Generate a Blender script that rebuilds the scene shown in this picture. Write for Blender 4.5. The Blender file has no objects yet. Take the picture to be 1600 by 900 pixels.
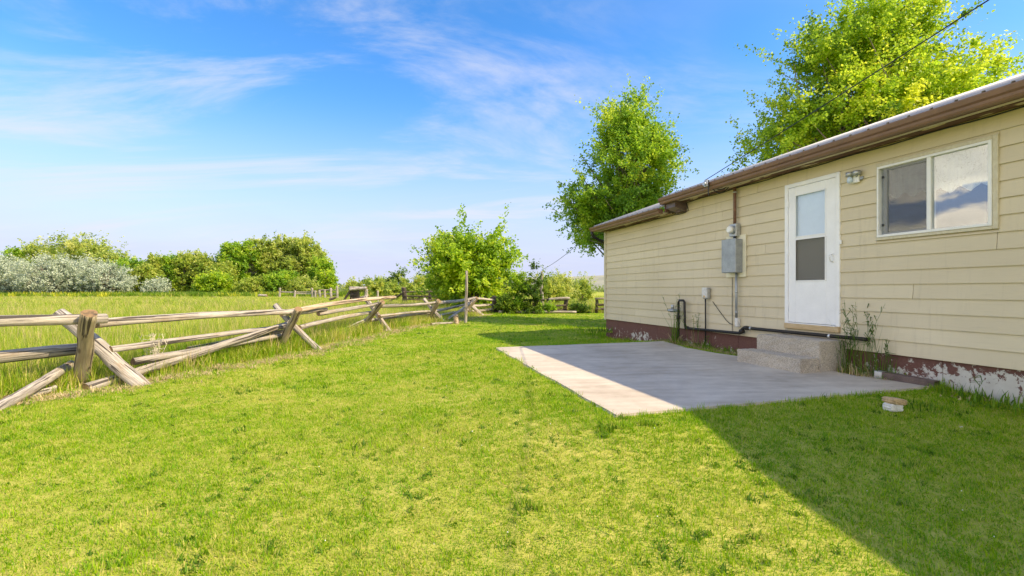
import bpy, bmesh, math, random
import numpy as np
from mathutils import Vector, Matrix

random.seed(7)
RNG = np.random.default_rng(11)
SC = bpy.context.scene
COL = SC.collection
R = math.radians

# ------------------------------------------------------------------ camera
EYE = 1.16
cam_d = bpy.data.cameras.new('camera')
cam = bpy.data.objects.new('camera', cam_d)
COL.objects.link(cam)
cam.location = (0, 0, EYE)
cam.rotation_euler = (R(90), 0, 0)
cam_d.sensor_width = 36
cam_d.lens = 740 / 1600 * 36
cam_d.shift_y = 4 / 1600
cam_d.clip_end = 20000
cam_d.clip_start = 0.05
SC.camera = cam

# ------------------------------------------------------------------ sun, sky, exposure
SUN_EL = 42.0
SUN_H = Vector((0.956, -0.293, 0)).normalized()
SUN = Vector((SUN_H.x * math.cos(R(SUN_EL)), SUN_H.y * math.cos(R(SUN_EL)), math.sin(R(SUN_EL))))
sun_d = bpy.data.lights.new('sun', 'SUN')
sun_d.energy = 2.0
sun_d.angle = R(0.53)
sun_d.color = (1.0, 0.985, 0.965)
sun = bpy.data.objects.new('sun', sun_d)
COL.objects.link(sun)
sun.location = (20, -6, 20)
sun.rotation_euler = SUN.to_track_quat('Z', 'Y').to_euler()

world = bpy.data.worlds.new('World')
SC.world = world
world.use_nodes = True
SKY_STRENGTH = 0.15
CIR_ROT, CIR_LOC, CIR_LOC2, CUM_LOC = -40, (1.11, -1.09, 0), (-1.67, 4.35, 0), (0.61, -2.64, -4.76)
SC.view_settings.view_transform = 'Standard'
SC.view_settings.look = 'None'
SC.view_settings.gamma = 1.0
SC.view_settings.use_curve_mapping = False
SC.view_settings.exposure = 1.68
SC.view_settings.use_white_balance = True      # camera set for a sky-lit yard
SC.view_settings.white_balance_temperature = 10800
SC.view_settings.white_balance_tint = 10
SC.cycles.use_denoising = True
SC.cycles.max_bounces = 8
SC.cycles.diffuse_bounces = 4
SC.cycles.transparent_max_bounces = 16
SC.cycles.sample_clamp_indirect = 6


class NT:
    """small helper around a node tree"""
    def __init__(s, nt):
        s.t = nt
        nt.nodes.clear()

    def n(s, kind, **kw):
        nd = s.t.nodes.new(kind)
        for k, v in kw.items():
            if k.startswith('i_'):
                key = k[2:]
                key = int(key) if key.isdigit() else key.replace('_', ' ')
                s.set(nd, key, v)
            else:
                setattr(nd, k, v)
        return nd

    def set(s, nd, key, v):
        sock = nd.inputs[key]
        if isinstance(v, bpy.types.NodeSocket):
            s.t.links.new(v, sock)
        else:
            if sock.type == 'RGBA' and len(v) == 3:
                v = (*v, 1)
            sock.default_value = v

    def math(s, op, a, b=None, clamp=False):
        nd = s.n('ShaderNodeMath', operation=op, use_clamp=clamp)
        s.set(nd, 0, a)
        if b is not None:
            s.set(nd, 1, b)
        return nd.outputs[0]

    def mix(s, f, a, b, blend='MIX'):
        nd = s.n('ShaderNodeMix', data_type='RGBA', blend_type=blend)
        s.set(nd, 0, f); s.set(nd, 6, a); s.set(nd, 7, b)
        return nd.outputs[2]

    def ramp(s, f, stops, interp='LINEAR'):
        nd = s.n('ShaderNodeValToRGB')
        cr = nd.color_ramp
        cr.interpolation = interp
        while len(cr.elements) < len(stops):
            cr.elements.new(0.5)
        for e, (p, c) in zip(cr.elements, stops):
            e.position = p
            e.color = (*c, 1) if len(c) == 3 else c
        s.set(nd, 0, f)
        return nd.outputs[0]

    def vmap(s, f, a, b, c=0.0, d=1.0, smooth=False):
        nd = s.n('ShaderNodeMapRange', interpolation_type='SMOOTHSTEP' if smooth else 'LINEAR')
        s.set(nd, 0, f); s.set(nd, 1, a); s.set(nd, 2, b); s.set(nd, 3, c); s.set(nd, 4, d)
        return nd.outputs[0]

    def noise(s, vec, scale, detail=3, rough=.55, dist=0.0, out=0):
        nd = s.n('ShaderNodeTexNoise')
        s.set(nd, 'Vector', vec); s.set(nd, 'Scale', scale); s.set(nd, 'Detail', detail)
        s.set(nd, 'Roughness', rough); s.set(nd, 'Distortion', dist)
        return nd.outputs[out]

    def mapping(s, vec, loc=(0, 0, 0), rot=(0, 0, 0), scale=(1, 1, 1)):
        nd = s.n('ShaderNodeMapping')
        s.set(nd, 'Vector', vec); s.set(nd, 'Location', loc); s.set(nd, 'Rotation', rot); s.set(nd, 'Scale', scale)
        return nd.outputs[0]


# world shader: clear sky with thin cirrus, and western cumulus the window mirrors, extended out of view as fill light
w = NT(world.node_tree)
sky = w.n('ShaderNodeTexSky', sky_type='NISHITA', sun_disc=False)
sky.sun_elevation = R(SUN_EL)
sky.sun_rotation = math.atan2(SUN_H.x, SUN_H.y)
sky.altitude = 1300
sky.air_density = 1.0
sky.dust_density = 0.8
sky.ozone_density = 1.4
hs = w.n('ShaderNodeHueSaturation')
w.set(hs, 'Saturation', 1.48); w.set(hs, 'Value', .92); w.set(hs, 'Color', sky.outputs[0])
tinted = w.mix(1.0, hs.outputs[0], (.84, .80, 1.04), 'MULTIPLY')
tc = w.n('ShaderNodeTexCoord')
sep = w.n('ShaderNodeSeparateXYZ')
w.set(sep, 0, tc.outputs['Generated'])
zz = w.math('ADD', w.math('MAXIMUM', sep.outputs[2], 0.0), 0.15)
px = w.math('DIVIDE', sep.outputs[0], zz)
py = w.math('DIVIDE', sep.outputs[1], zz)
cmb = w.n('ShaderNodeCombineXYZ')
w.set(cmb, 0, px); w.set(cmb, 1, py)
flat = cmb.outputs[0]
# thin milky veil, thicker toward the horizon where one looks through more of it
veil = w.vmap(sep.outputs[2], 0.03, 0.38, .96, .05, smooth=True)
vn = w.noise(flat, .55, 5, .55, .5)
veil = w.math('MULTIPLY', veil, w.vmap(vn, .25, .75, .93, 1.06), clamp=True)
veil = w.math('MINIMUM', veil, .95)
col = w.mix(veil, tinted, (1.02, 1.44, 2.85))
# drawn-out cirrus
m1 = w.mapping(flat, rot=(0, 0, R(CIR_ROT)), scale=(.42, 1.35, 1), loc=CIR_LOC)
c1 = w.noise(m1, 1.25, 10, .62, 1.0)
c2 = w.noise(w.mapping(flat, loc=CIR_LOC2), .42, 3, .5, .4)
wisp = w.math('MULTIPLY', w.vmap(c1, .42, .70, smooth=True), w.vmap(c2, .38, .62, smooth=True))
up = w.vmap(sep.outputs[2], 0.0, 0.12, smooth=True)
col = w.mix(w.math('MULTIPLY', w.math('MULTIPLY', wisp, .8), up), col, (1.42, 1.82, 2.9))
# cumulus in the west, extended high and behind the camera to brighten the shade
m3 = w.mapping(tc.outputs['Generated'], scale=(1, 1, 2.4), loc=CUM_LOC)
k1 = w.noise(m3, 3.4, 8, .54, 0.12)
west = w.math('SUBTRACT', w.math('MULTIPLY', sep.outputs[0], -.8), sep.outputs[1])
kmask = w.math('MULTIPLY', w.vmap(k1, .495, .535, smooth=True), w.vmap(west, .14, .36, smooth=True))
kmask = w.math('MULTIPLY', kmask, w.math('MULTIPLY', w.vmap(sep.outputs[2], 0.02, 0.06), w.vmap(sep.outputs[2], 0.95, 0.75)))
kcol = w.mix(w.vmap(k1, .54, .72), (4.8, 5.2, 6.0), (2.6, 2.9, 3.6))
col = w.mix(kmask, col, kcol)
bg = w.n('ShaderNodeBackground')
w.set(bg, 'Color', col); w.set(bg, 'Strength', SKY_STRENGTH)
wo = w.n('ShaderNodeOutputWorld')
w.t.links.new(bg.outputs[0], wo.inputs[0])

# ------------------------------------------------------------------ object helpers
WM = {}      # world matrix of every object placed, kept by hand


def tag(o, label=None, cat=None, group=None, kind=None):
    if label: o['label'] = label
    if cat: o['category'] = cat
    if group: o['group'] = group
    if kind: o['kind'] = kind
    return o


def link(name, data, parent=None, M=None):
    o = bpy.data.objects.new(name, data)
    COL.objects.link(o)
    M = M or (WM[parent.name] if parent else Matrix())
    WM[o.name] = M
    if parent:
        o.parent = parent
        o.matrix_local = WM[parent.name].inverted() @ M
    else:
        o.matrix_world = M
    return o


def empty(name, M):
    o = link(name, None, None, M)
    o.empty_display_size = 0.2
    return o


def np_mesh(name, V, F, mats=(), smooth=False, fattr=None, midx=None):
    V = np.asarray(V, dtype=np.float32)
    F = np.asarray(F, dtype=np.int32)
    k = F.shape[1]
    me = bpy.data.meshes.new(name)
    me.vertices.add(len(V)); me.vertices.foreach_set('co', V.ravel())
    me.loops.add(F.size); me.loops.foreach_set('vertex_index', F.ravel())
    me.polygons.add(len(F))
    me.polygons.foreach_set('loop_start', np.arange(0, F.size, k, dtype=np.int32))
    me.polygons.foreach_set('loop_total', np.full(len(F), k, dtype=np.int32))
    for m in mats: me.materials.append(m)
    if midx is not None: me.polygons.foreach_set('material_index', np.asarray(midx, dtype=np.int32))
    me.update(calc_edges=True)
    if smooth: me.polygons.foreach_set('use_smooth', np.ones(len(F), dtype=bool))
    if fattr:
        for nm, arr in fattr.items():
            a = me.attributes.new(nm, 'FLOAT', 'FACE')
            a.data.foreach_set('value', np.asarray(arr, dtype=np.float32))
    return me


class MB:
    """collects simple solids, builds one mesh"""
    def __init__(s):
        s.bm = bmesh.new()

    def box(s, x0, x1, y0, y1, z0, z1, bev=0.0, mi=0):
        vs = [s.bm.verts.new(p) for p in ((x0, y0, z0), (x1, y0, z0), (x1, y1, z0), (x0, y1, z0), (x0, y0, z1), (x1, y0, z1), (x1, y1, z1), (x0, y1, z1))]
        fs = [s.bm.faces.new([vs[i] for i in q]) for q in ((0, 3, 2, 1), (4, 5, 6, 7), (0, 1, 5, 4), (1, 2, 6, 5), (2, 3, 7, 6), (3, 0, 4, 7))]
        for f in fs: f.material_index = mi
        if bev > 0:
            es = list({e for f in fs for e in f.edges})
            bmesh.ops.bevel(s.bm, geom=es, offset=bev, segments=1, affect='EDGES', profile=0.5)
        return s

    def prism(s, prof, x0, x1, mi=0):
        """profile of (y,z) extruded along x"""
        a = [s.bm.verts.new((x0, y, z)) for y, z in prof]
        b = [s.bm.verts.new((x1, y, z)) for y, z in prof]
        n = len(prof)
        fs = []
        for i in range(n):
            fs.append(s.bm.faces.new((a[i], a[(i + 1) % n], b[(i + 1) % n], b[i])))
        fs.append(s.bm.faces.new(a[::-1])); fs.append(s.bm.faces.new(b))
        for f in fs: f.material_index = mi
        return s

    def poly(s, pts, z0, z1, mi=0):
        """polygon of (x,y) extruded in z"""
        a = [s.bm.verts.new((x, y, z0)) for x, y in pts]
        b = [s.bm.verts.new((x, y, z1)) for x, y in pts]
        n = len(pts)
        fs = [s.bm.faces.new((a[i], a[(i + 1) % n], b[(i + 1) % n], b[i])) for i in range(n)]
        fs += [s.bm.faces.new(a[::-1]), s.bm.faces.new(b)]
        for f in fs: f.material_index = mi
        return s

    def tube(s, pts, rad, n=8, mi=0, cap=True):
        pts = [Vector(p) for p in pts]
        rads = rad if isinstance(rad, (list, tuple)) else [rad] * len(pts)
        rings = []
        ref = Vector((0, 0, 1))
        for i, p in enumerate(pts):
            t = (pts[min(i + 1, len(pts) - 1)] - pts[max(i - 1, 0)])
            t = t.normalized() if t.length > 1e-9 else Vector((0, 0, 1))
            if abs(t.dot(ref)) > .95: ref = Vector((1, 0, 0)) if abs(t.x) < .9 else Vector((0, 1, 0))
            u = t.cross(ref).normalized(); v = t.cross(u)
            rings.append([s.bm.verts.new(p + (u * math.cos(2 * math.pi * k / n) + v * math.sin(2 * math.pi * k / n)) * rads[i]) for k in range(n)])
        for a, b in zip(rings, rings[1:]):
            for k in range(n):
                f = s.bm.faces.new((a[k], a[(k + 1) % n], b[(k + 1) % n], b[k])); f.smooth = n > 6; f.material_index = mi
        if cap:
            f = s.bm.faces.new(rings[0][::-1]); f.material_index = mi
            f = s.bm.faces.new(rings[-1]); f.material_index = mi
        return s

    def build(s, name, mats, parent=None, M=None):
        me = bpy.data.meshes.new(name)
        bmesh.ops.recalc_face_normals(s.bm, faces=s.bm.faces)
        s.bm.to_mesh(me); s.bm.free()
        for m in (mats if isinstance(mats, (list, tuple)) else [mats]): me.materials.append(m)
        return link(name, me, parent, M)


# ------------------------------------------------------------------ materials
def new_mat(name):
    m = bpy.data.materials.new(name)
    m.use_nodes = True
    return m, NT(m.node_tree)


def finish(t, bsdf, disp=None):
    o = t.n('ShaderNodeOutputMaterial')
    t.t.links.new(bsdf, o.inputs[0])


def princ(t, color, rough=.7, bump=None, bstr=.3, bdist=.01, metal=0.0, spec=.5):
    p = t.n('ShaderNodeBsdfPrincipled')
    t.set(p, 'Base Color', color); t.set(p, 'Roughness', rough); t.set(p, 'Metallic', metal)
    t.set(p, 'Specular IOR Level', spec)
    if bump is not None:
        b = t.n('ShaderNodeBump')
        t.set(b, 'Height', bump); t.set(b, 'Strength', bstr); t.set(b, 'Distance', bdist)
        t.t.links.new(b.outputs[0], p.inputs['Normal'])
    return p.outputs[0]


def geo_pos(t): return t.n('ShaderNodeNewGeometry').outputs['Position']
def obj_co(t): return t.n('ShaderNodeTexCoord').outputs['Object']
def obj_rand(t): return t.n('ShaderNodeObjectInfo').outputs['Random']


def simple(name, c, rough=.6, metal=0.0, var=.12, scale=6.0, bstr=.15):
    m, t = new_mat(name)
    v = obj_co(t)
    n1 = t.noise(v, scale, 5, .6)
    n2 = t.noise(v, scale * 9, 3, .6)
    k = t.math('ADD', t.math('MULTIPLY', n1, .7), t.math('MULTIPLY', n2, .3))
    c0 = tuple(x * (1 - 2 * var) for x in c); c1 = tuple(min(1, x * (1 + 2 * var)) for x in c)
    finish(t, princ(t, t.mix(t.vmap(k, .3, .7), c0, c1), rough, n2, bstr, .004, metal))
    return m


M = {}
# painted lap siding with pressed wood grain
m, t = new_mat('tan_siding')
v = obj_co(t)
g1 = t.noise(t.mapping(v, scale=(1.2, 20, 20)), 4, 6, .65, .4)
g2 = t.noise(v, .8, 4, .6)
c = t.mix(t.vmap(g2, .3, .7), (.64, .545, .38), (.72, .62, .44))
c = t.mix(t.math('MULTIPLY', obj_rand(t), .45), c, (.57, .475, .325))
st = t.noise(t.mapping(v, scale=(9, 1, .8)), 1.0, 4, .7)
c = t.mix(t.vmap(st, .55, .80, 0, .45), c, (.40, .33, .23))
c = t.mix(t.math('MULTIPLY', t.vmap(g1, .55, .75), .18), c, (.30, .25, .16))
finish(t, princ(t, c, .62, g1, .35, .003))
M['siding'] = m

m, t = new_mat('tan_trim')
v = obj_co(t)
g1 = t.noise(t.mapping(v, scale=(6, 6, 3)), 6, 5, .6)
c = t.mix(t.vmap(g1, .35, .7), (.56, .49, .34), (.66, .60, .45))
finish(t, princ(t, c, .6, g1, .2, .003))
M['trim'] = m

# brown paint peeling off pale plaster board
m, t = new_mat('peeling_brown_paint')
P = geo_pos(t)
sp = t.n('ShaderNodeSeparateXYZ'); t.set(sp, 0, P)
a1 = t.noise(P, 10.0, 9, .74, .3)
a2 = t.noise(P, 1.1, 3, .5)
low = t.vmap(sp.outputs[2], .38, .05, -.15, .09)
right = t.vmap(sp.outputs[1], 7.0, 5.4, -.09, .08)
k = t.math('ADD', t.math('ADD', a1, t.math('MULTIPLY', t.math('SUBTRACT', a2, .5), .35)), t.math('ADD', low, right))
peel = t.vmap(k, .545, .575)
fine = t.noise(P, 40, 4, .6)
brown = t.mix(t.vmap(fine, .3, .7), (.125, .048, .036), (.18, .075, .058))
pale = t.mix(t.noise(P, 9, 5, .6), (.44, .41, .37), (.66, .64, .59))
c = t.mix(peel, brown, pale)
finish(t, princ(t, c, .75, t.math('ADD', t.math('MULTIPLY', peel, -.6), t.math('MULTIPLY', fine, .3)), .5, .004))
M['foundation'] = m

m, t = new_mat('peeling_soffit')
v = obj_co(t)
a1 = t.noise(t.mapping(v, scale=(.45, 2.2, 2)), 4, 7, .62, .4)
k = t.vmap(a1, .57, .60)
c = t.mix(k, t.mix(t.noise(v, 12, 4), (.10, .045, .028), (.17, .08, .05)), (.62, .53, .33))
finish(t, princ(t, c, .7, a1, .3, .004))
M['soffit'] = m

M['gutter'] = simple('brown_gutter_paint', (.20, .105, .068), .42, 0, .12, 3)
M['dark_pipe'] = simple('black_iron_pipe', (.022, .018, .016), .5, .2, .3, 14)
M['rust_pipe'] = simple('rusty_brown_pipe', (.21, .105, .07), .65, .1, .2, 12)
M['downspout'] = simple('dark_brown_downspout', (.14, .095, .085), .4, .1, .2, 8)
M['white'] = simple('white_paint', (.86, .86, .86), .38, 0, .03, 4, .05)
M['white_vinyl'] = simple('white_vinyl', (.80, .80, .77), .35, 0, .03, 4, .05)
M['grey_metal'] = simple('grey_painted_steel', (.33, .36, .38), .45, .35, .14, 7)
M['lgrey_metal'] = simple('galvanised_steel', (.45, .47, .48), .38, .6, .15, 20)
M['black'] = simple('black_rubber', (.012, .012, .013), .5, 0, .2, 20)
M['wire'] = simple('black_cable', (.015, .015, .016), .45, 0, .2, 20)
M['silver'] = simple('silver_foil', (.72, .73, .74), .3, .8, .1, 20)
M['cream'] = simple('cream_board_paint', (.80, .74, .56), .6, 0, .06, 5)
M['inside'] = simple('dark_interior', (.10, .09, .085), .9, 0, .1, 2)
M['innerdoor'] = simple('inner_door_paint', (.80, .83, .86), .6, 0, .04, 2)
M['tan_stone'] = simple('tan_stone', (.52, .36, .20), .85, 0, .25, 14, .6)
M['white_block'] = simple('white_block', (.66, .65, .62), .85, 0, .15, 20, .5)
M['rust'] = simple('rusty_iron', (.075, .036, .026), .75, .2, .25, 12)
M['bulb'] = simple('frosted_bulb', (.55, .68, .80), .2, 0, .03, 4, .02)

m, t = new_mat('bare_lumber')
v = obj_co(t)
g1 = t.noise(t.mapping(v, scale=(2, 25, 25)), 3, 5, .6, .6)
g2 = t.noise(v, 9, 3, .5, .5)
c = t.mix(t.vmap(g1, .35, .65), (.50, .33, .17), (.64, .47, .28))
c = t.mix(t.vmap(g2, .66, .74), c, (.16, .08, .04))
finish(t, princ(t, c, .7, g1, .3, .003))
M['lumber'] = m

# concrete
def concrete(name, c0, c1, spots=True, agg=False):
    m, t = new_mat(name)
    v = geo_pos(t)
    a = t.noise(v, .9, 5, .6, .5); b = t.noise(v, 7, 6, .65); f = t.noise(v, 130, 3, .6)
    rot = t.mapping(v, rot=(0, 0, R(-15)), scale=(.8, 4.5, 1))
    s = t.noise(rot, 1.4, 5, .6, .4)
    k = t.math('ADD', t.math('ADD', t.math('MULTIPLY', a, .45), t.math('MULTIPLY', s, .35)), t.math('MULTIPLY', b, .2))
    c = t.mix(t.vmap(k, .40, .60), c0, c1)
    c = t.mix(t.math('MULTIPLY', t.vmap(f, .55, .75), .25), c, (.2, .18, .16))
    if spots:
        sp = t.n('ShaderNodeTexVoronoi'); t.set(sp, 'Vector', t.mapping(v, scale=(1, 1.3, 1))); t.set(sp, 'Scale', 2.1)
        msk = t.math('MULTIPLY', t.vmap(t.math('ADD', sp.outputs['Distance'], t.math('MULTIPLY', b, .25)), .20, .16), t.vmap(t.noise(v, .8, 2), .58, .62))
        c = t.mix(t.math('MULTIPLY', msk, .6), c, (.10, .085, .075))
        ru = t.math('MULTIPLY', t.vmap(t.noise(t.mapping(v, loc=(4, 2, 0)), 1.1, 5, .6, .6), .60, .75), .45)
        c = t.mix(ru, c, (.42, .30, .20))
    h = f
    if agg:
        vo = t.n('ShaderNodeTexVoronoi'); t.set(vo, 'Vector', v); t.set(vo, 'Scale', 85)
        c = t.mix(t.vmap(vo.outputs['Distance'], .25, .6, 0, .55), c, (.17, .15, .13))
        c = t.mix(t.vmap(t.n('ShaderNodeSeparateColor', i_0=vo.outputs['Color']).outputs[0], .82, .95, 0, .5), c, (.60, .55, .48))
        h = t.math('ADD', t.math('MULTIPLY', vo.outputs['Distance'], -1), f)
    finish(t, princ(t, c, .85, h, .5 if agg else .25, .004))
    return m


M['slab'] = concrete('patio_concrete', (.41, .345, .275), (.60, .53, .44))
M['steps'] = concrete('rough_step_concrete', (.52, .44, .35), (.70, .61, .49), False, True)

# weathered logs; bark brown / grey variants through one node group style function
def wood(name, cols, brown, rings=False):
    m, t = new_mat(name)
    v = obj_co(t)
    info = t.n('ShaderNodeObjectInfo')
    off = t.n('ShaderNodeVectorMath', operation='SCALE'); t.set(off, 0, (7, 13, 5)); t.set(off, 'Scale', info.outputs['Random'])
    va = t.n('ShaderNodeVectorMath', operation='ADD'); t.set(va, 0, v); t.set(va, 1, off.outputs[0])
    v = va.outputs[0]
    if rings:
        sp = t.n('ShaderNodeSeparateXYZ'); t.set(sp, 0, obj_co(t))
        r = t.math('SQRT', t.math('ADD', t.math('POWER', sp.outputs[0], 2), t.math('POWER', sp.outputs[1], 2)))
        r = t.math('ADD', r, t.math('MULTIPLY', t.noise(v, 9, 3), .02))
        ring = t.math('SINE', t.math('MULTIPLY', r, 420))
        c = t.mix(t.vmap(ring, -1, 1, 0, .5), cols[0], cols[1])
        c = t.mix(t.vmap(t.noise(v, 14, 4), .5, .7), c, brown)
        finish(t, princ(t, c, .85, ring, .3, .003))
        return m
    lon = t.mapping(v, scale=(26, 26, 1.3))
    g = t.noise(lon, 1.7, 8, .68, .6)
    crack = t.noise(t.mapping(v, scale=(30, 30, .55)), 1.0, 3, .5, .2)
    pat = t.noise(t.mapping(v, scale=(3, 3, .9)), 1.5, 5, .6, .4)
    c = t.mix(t.vmap(g, .36, .62), cols[0], cols[1])
    c = t.mix(t.vmap(pat, .52, .68, 0, .8), c, brown)
    c = t.mix(t.math('MULTIPLY', info.outputs['Random'], .35), c, cols[0])
    ck = t.vmap(crack, .435, .37)
    c = t.mix(t.math('MULTIPLY', ck, .9), c, (.03, .022, .017))
    kn = t.n('ShaderNodeTexVoronoi'); t.set(kn, 'Vector', t.mapping(v, scale=(4.5, 4.5, 2.2))); t.set(kn, 'Scale', 1.0)
    c = t.mix(t.vmap(kn.outputs['Distance'], .13, .06, 0, .75), c, (.09, .06, .04))
    c = t.mix(t.vmap(t.noise(v, 45, 4, .7), .58, .72, 0, .4), c, cols[0])
    h = t.math('SUBTRACT', t.math('MULTIPLY', g, .5), ck)
    finish(t, princ(t, c, .82, h, 1.0, .02))
    return m


M['log_grey'] = wood('weathered_grey_log', ((.22, .195, .165), (.58, .525, .45)), (.34, .25, .16))
M['log_brown'] = wood('weathered_brown_log', ((.25, .20, .125), (.47, .39, .26)), (.30, .21, .11))
M['log_new'] = wood('peeled_pink_pole', ((.46, .33, .22), (.60, .47, .34)), (.34, .22, .12))
M['log_dark'] = wood('dark_old_log', ((.06, .045, .036), (.15, .115, .09)), (.08, .05, .03))
M['log_end'] = wood('log_end_grain', ((.22, .13, .06), (.40, .27, .15)), (.07, .05, .035), True)

# glass
def glass(name, refl, tint):
    m, t = new_mat(name)
    gl = t.n('ShaderNodeBsdfGlossy'); t.set(gl, 'Roughness', .015); t.set(gl, 'Color', (.95, .97, 1))
    tr = t.n('ShaderNodeBsdfTransparent'); t.set(tr, 'Color', tint)
    lw = t.n('ShaderNodeLayerWeight'); t.set(lw, 'Blend', .5)
    f = t.math('ADD', t.math('MULTIPLY', t.math('POWER', lw.outputs['Facing'], 4), .8), refl, clamp=True)
    mx = t.n('ShaderNodeMixShader'); t.set(mx, 0, f)
    t.t.links.new(tr.outputs[0], mx.inputs[1]); t.t.links.new(gl.outputs[0], mx.inputs[2])
    finish(t, mx.outputs[0])
    return m


M['glass'] = glass('coated_window_glass', .16, (.88, .92, .92))
M['glass_door'] = glass('storm_door_glass', .07, (.94, .97, .98))


def screen(name, c, density, scale=420):
    """fly screen: woven threads with open gaps"""
    m, t = new_mat(name)
    df = t.n('ShaderNodeBsdfDiffuse'); t.set(df, 'Color', c)
    tr = t.n('ShaderNodeBsdfTransparent')
    mx = t.n('ShaderNodeMixShader'); t.set(mx, 0, density)
    t.t.links.new(tr.outputs[0], mx.inputs[1]); t.t.links.new(df.outputs[0], mx.inputs[2])
    finish(t, mx.outputs[0])
    return m


M['screen'] = screen('fly_screen', (.10, .105, .115), .28)
M['screen_dark'] = screen('door_fly_screen', (.22, .20, .165), .5)
# lace: cotton threads with holes
m, t = new_mat('white_lace')
v = obj_co(t)
vo = t.n('ShaderNodeTexVoronoi'); t.set(vo, 'Vector', v); t.set(vo, 'Scale', 85)
hole = t.vmap(vo.outputs['Distance'], .22, .36)
fl = t.vmap(t.noise(v, 14, 3), .42, .5)
alpha = t.math('MAXIMUM', t.math('MULTIPLY', hole, .92), t.vmap(fl, 0, 1, .35, .95))
df = t.n('ShaderNodeBsdfDiffuse'); t.set(df, 'Color', (.92, .92, .92))
tl = t.n('ShaderNodeBsdfTranslucent'); t.set(tl, 'Color', (.8, .8, .8))
m2 = t.n('ShaderNodeMixShader'); t.set(m2, 0, .3); t.t.links.new(df.outputs[0], m2.inputs[1]); t.t.links.new(tl.outputs[0], m2.inputs[2])
tr = t.n('ShaderNodeBsdfTransparent')
mx = t.n('ShaderNodeMixShader'); t.set(mx, 0, alpha)
t.t.links.new(tr.outputs[0], mx.inputs[1]); t.t.links.new(m2.outputs[0], mx.inputs[2])
finish(t, mx.outputs[0])
M['lace'] = m
M['sheer'] = screen('sheer_grey_curtain', (.06, .075, .11), .75)

m, t = new_mat('ribbed_metal_roof')
v = obj_co(t)
c = t.mix(t.noise(v, 3, 4), (.30, .31, .33), (.42, .43, .45))
finish(t, princ(t, c, .5, None, metal=.2))
M['roof'] = m


def leaf_mat(name, stops, trans=.5, rough=.5):
    m, t = new_mat(name)
    at = t.n('ShaderNodeAttribute', attribute_name='tint')
    c = t.ramp(at.outputs['Fac'], stops)
    df = t.n('ShaderNodeBsdfPrincipled'); t.set(df, 'Base Color', c); t.set(df, 'Roughness', rough); t.set(df, 'Specular IOR Level', .3)
    tl = t.n('ShaderNodeBsdfTranslucent')
    hsv = t.n('ShaderNodeHueSaturation'); t.set(hsv, 'Hue', .485); t.set(hsv, 'Value', 1.35); t.set(hsv, 'Color', c)
    t.t.links.new(hsv.outputs[0], tl.inputs[0])
    mx = t.n('ShaderNodeMixShader'); t.set(mx, 0, trans)
    t.t.links.new(df.outputs[0], mx.inputs[1]); t.t.links.new(tl.outputs[0], mx.inputs[2])
    finish(t, mx.outputs[0])
    return m


M['leaf_yel'] = leaf_mat('yellow_green_leaves', [(0, (.10, .24, .03)), (.5, (.30, .51, .05)), (1, (.60, .68, .09))])
M['leaf_mid'] = leaf_mat('mid_green_leaves', [(0, (.08, .22, .03)), (.5, (.23, .45, .05)), (1, (.50, .62, .09))])
M['leaf_olive'] = leaf_mat('olive_green_leaves', [(0, (.17, .28, .055)), (.5, (.38, .49, .10)), (1, (.62, .64, .22))])
M['leaf_silver'] = leaf_mat('silver_grey_leaves', [(0, (.30, .38, .25)), (.5, (.45, .53, .38)), (1, (.61, .67, .52))], .25)
M['leaf_pale'] = leaf_mat('pale_green_leaves', [(0, (.16, .28, .045)), (.5, (.34, .46, .08)), (1, (.56, .59, .15))])
M['leaf_dark'] = leaf_mat('dark_green_leaves', [(0, (.03, .09, .014)), (.5, (.08, .19, .025)), (1, (.20, .32, .04))])
M['leaf_far'] = leaf_mat('far_dark_leaves', [(0, (.09, .15, .04)), (.5, (.17, .24, .07)), (1, (.29, .36, .12))])
M['bark'] = simple('grey_bark', (.20, .165, .125), .9, 0, .3, 8, .8)
M['bark_dark'] = simple('dark_bark', (.12, .095, .07), .9, 0, .3, 8, .8)
M['twig'] = simple('dead_twig', (.36, .29, .23), .9, 0, .2, 8, .4)


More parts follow.
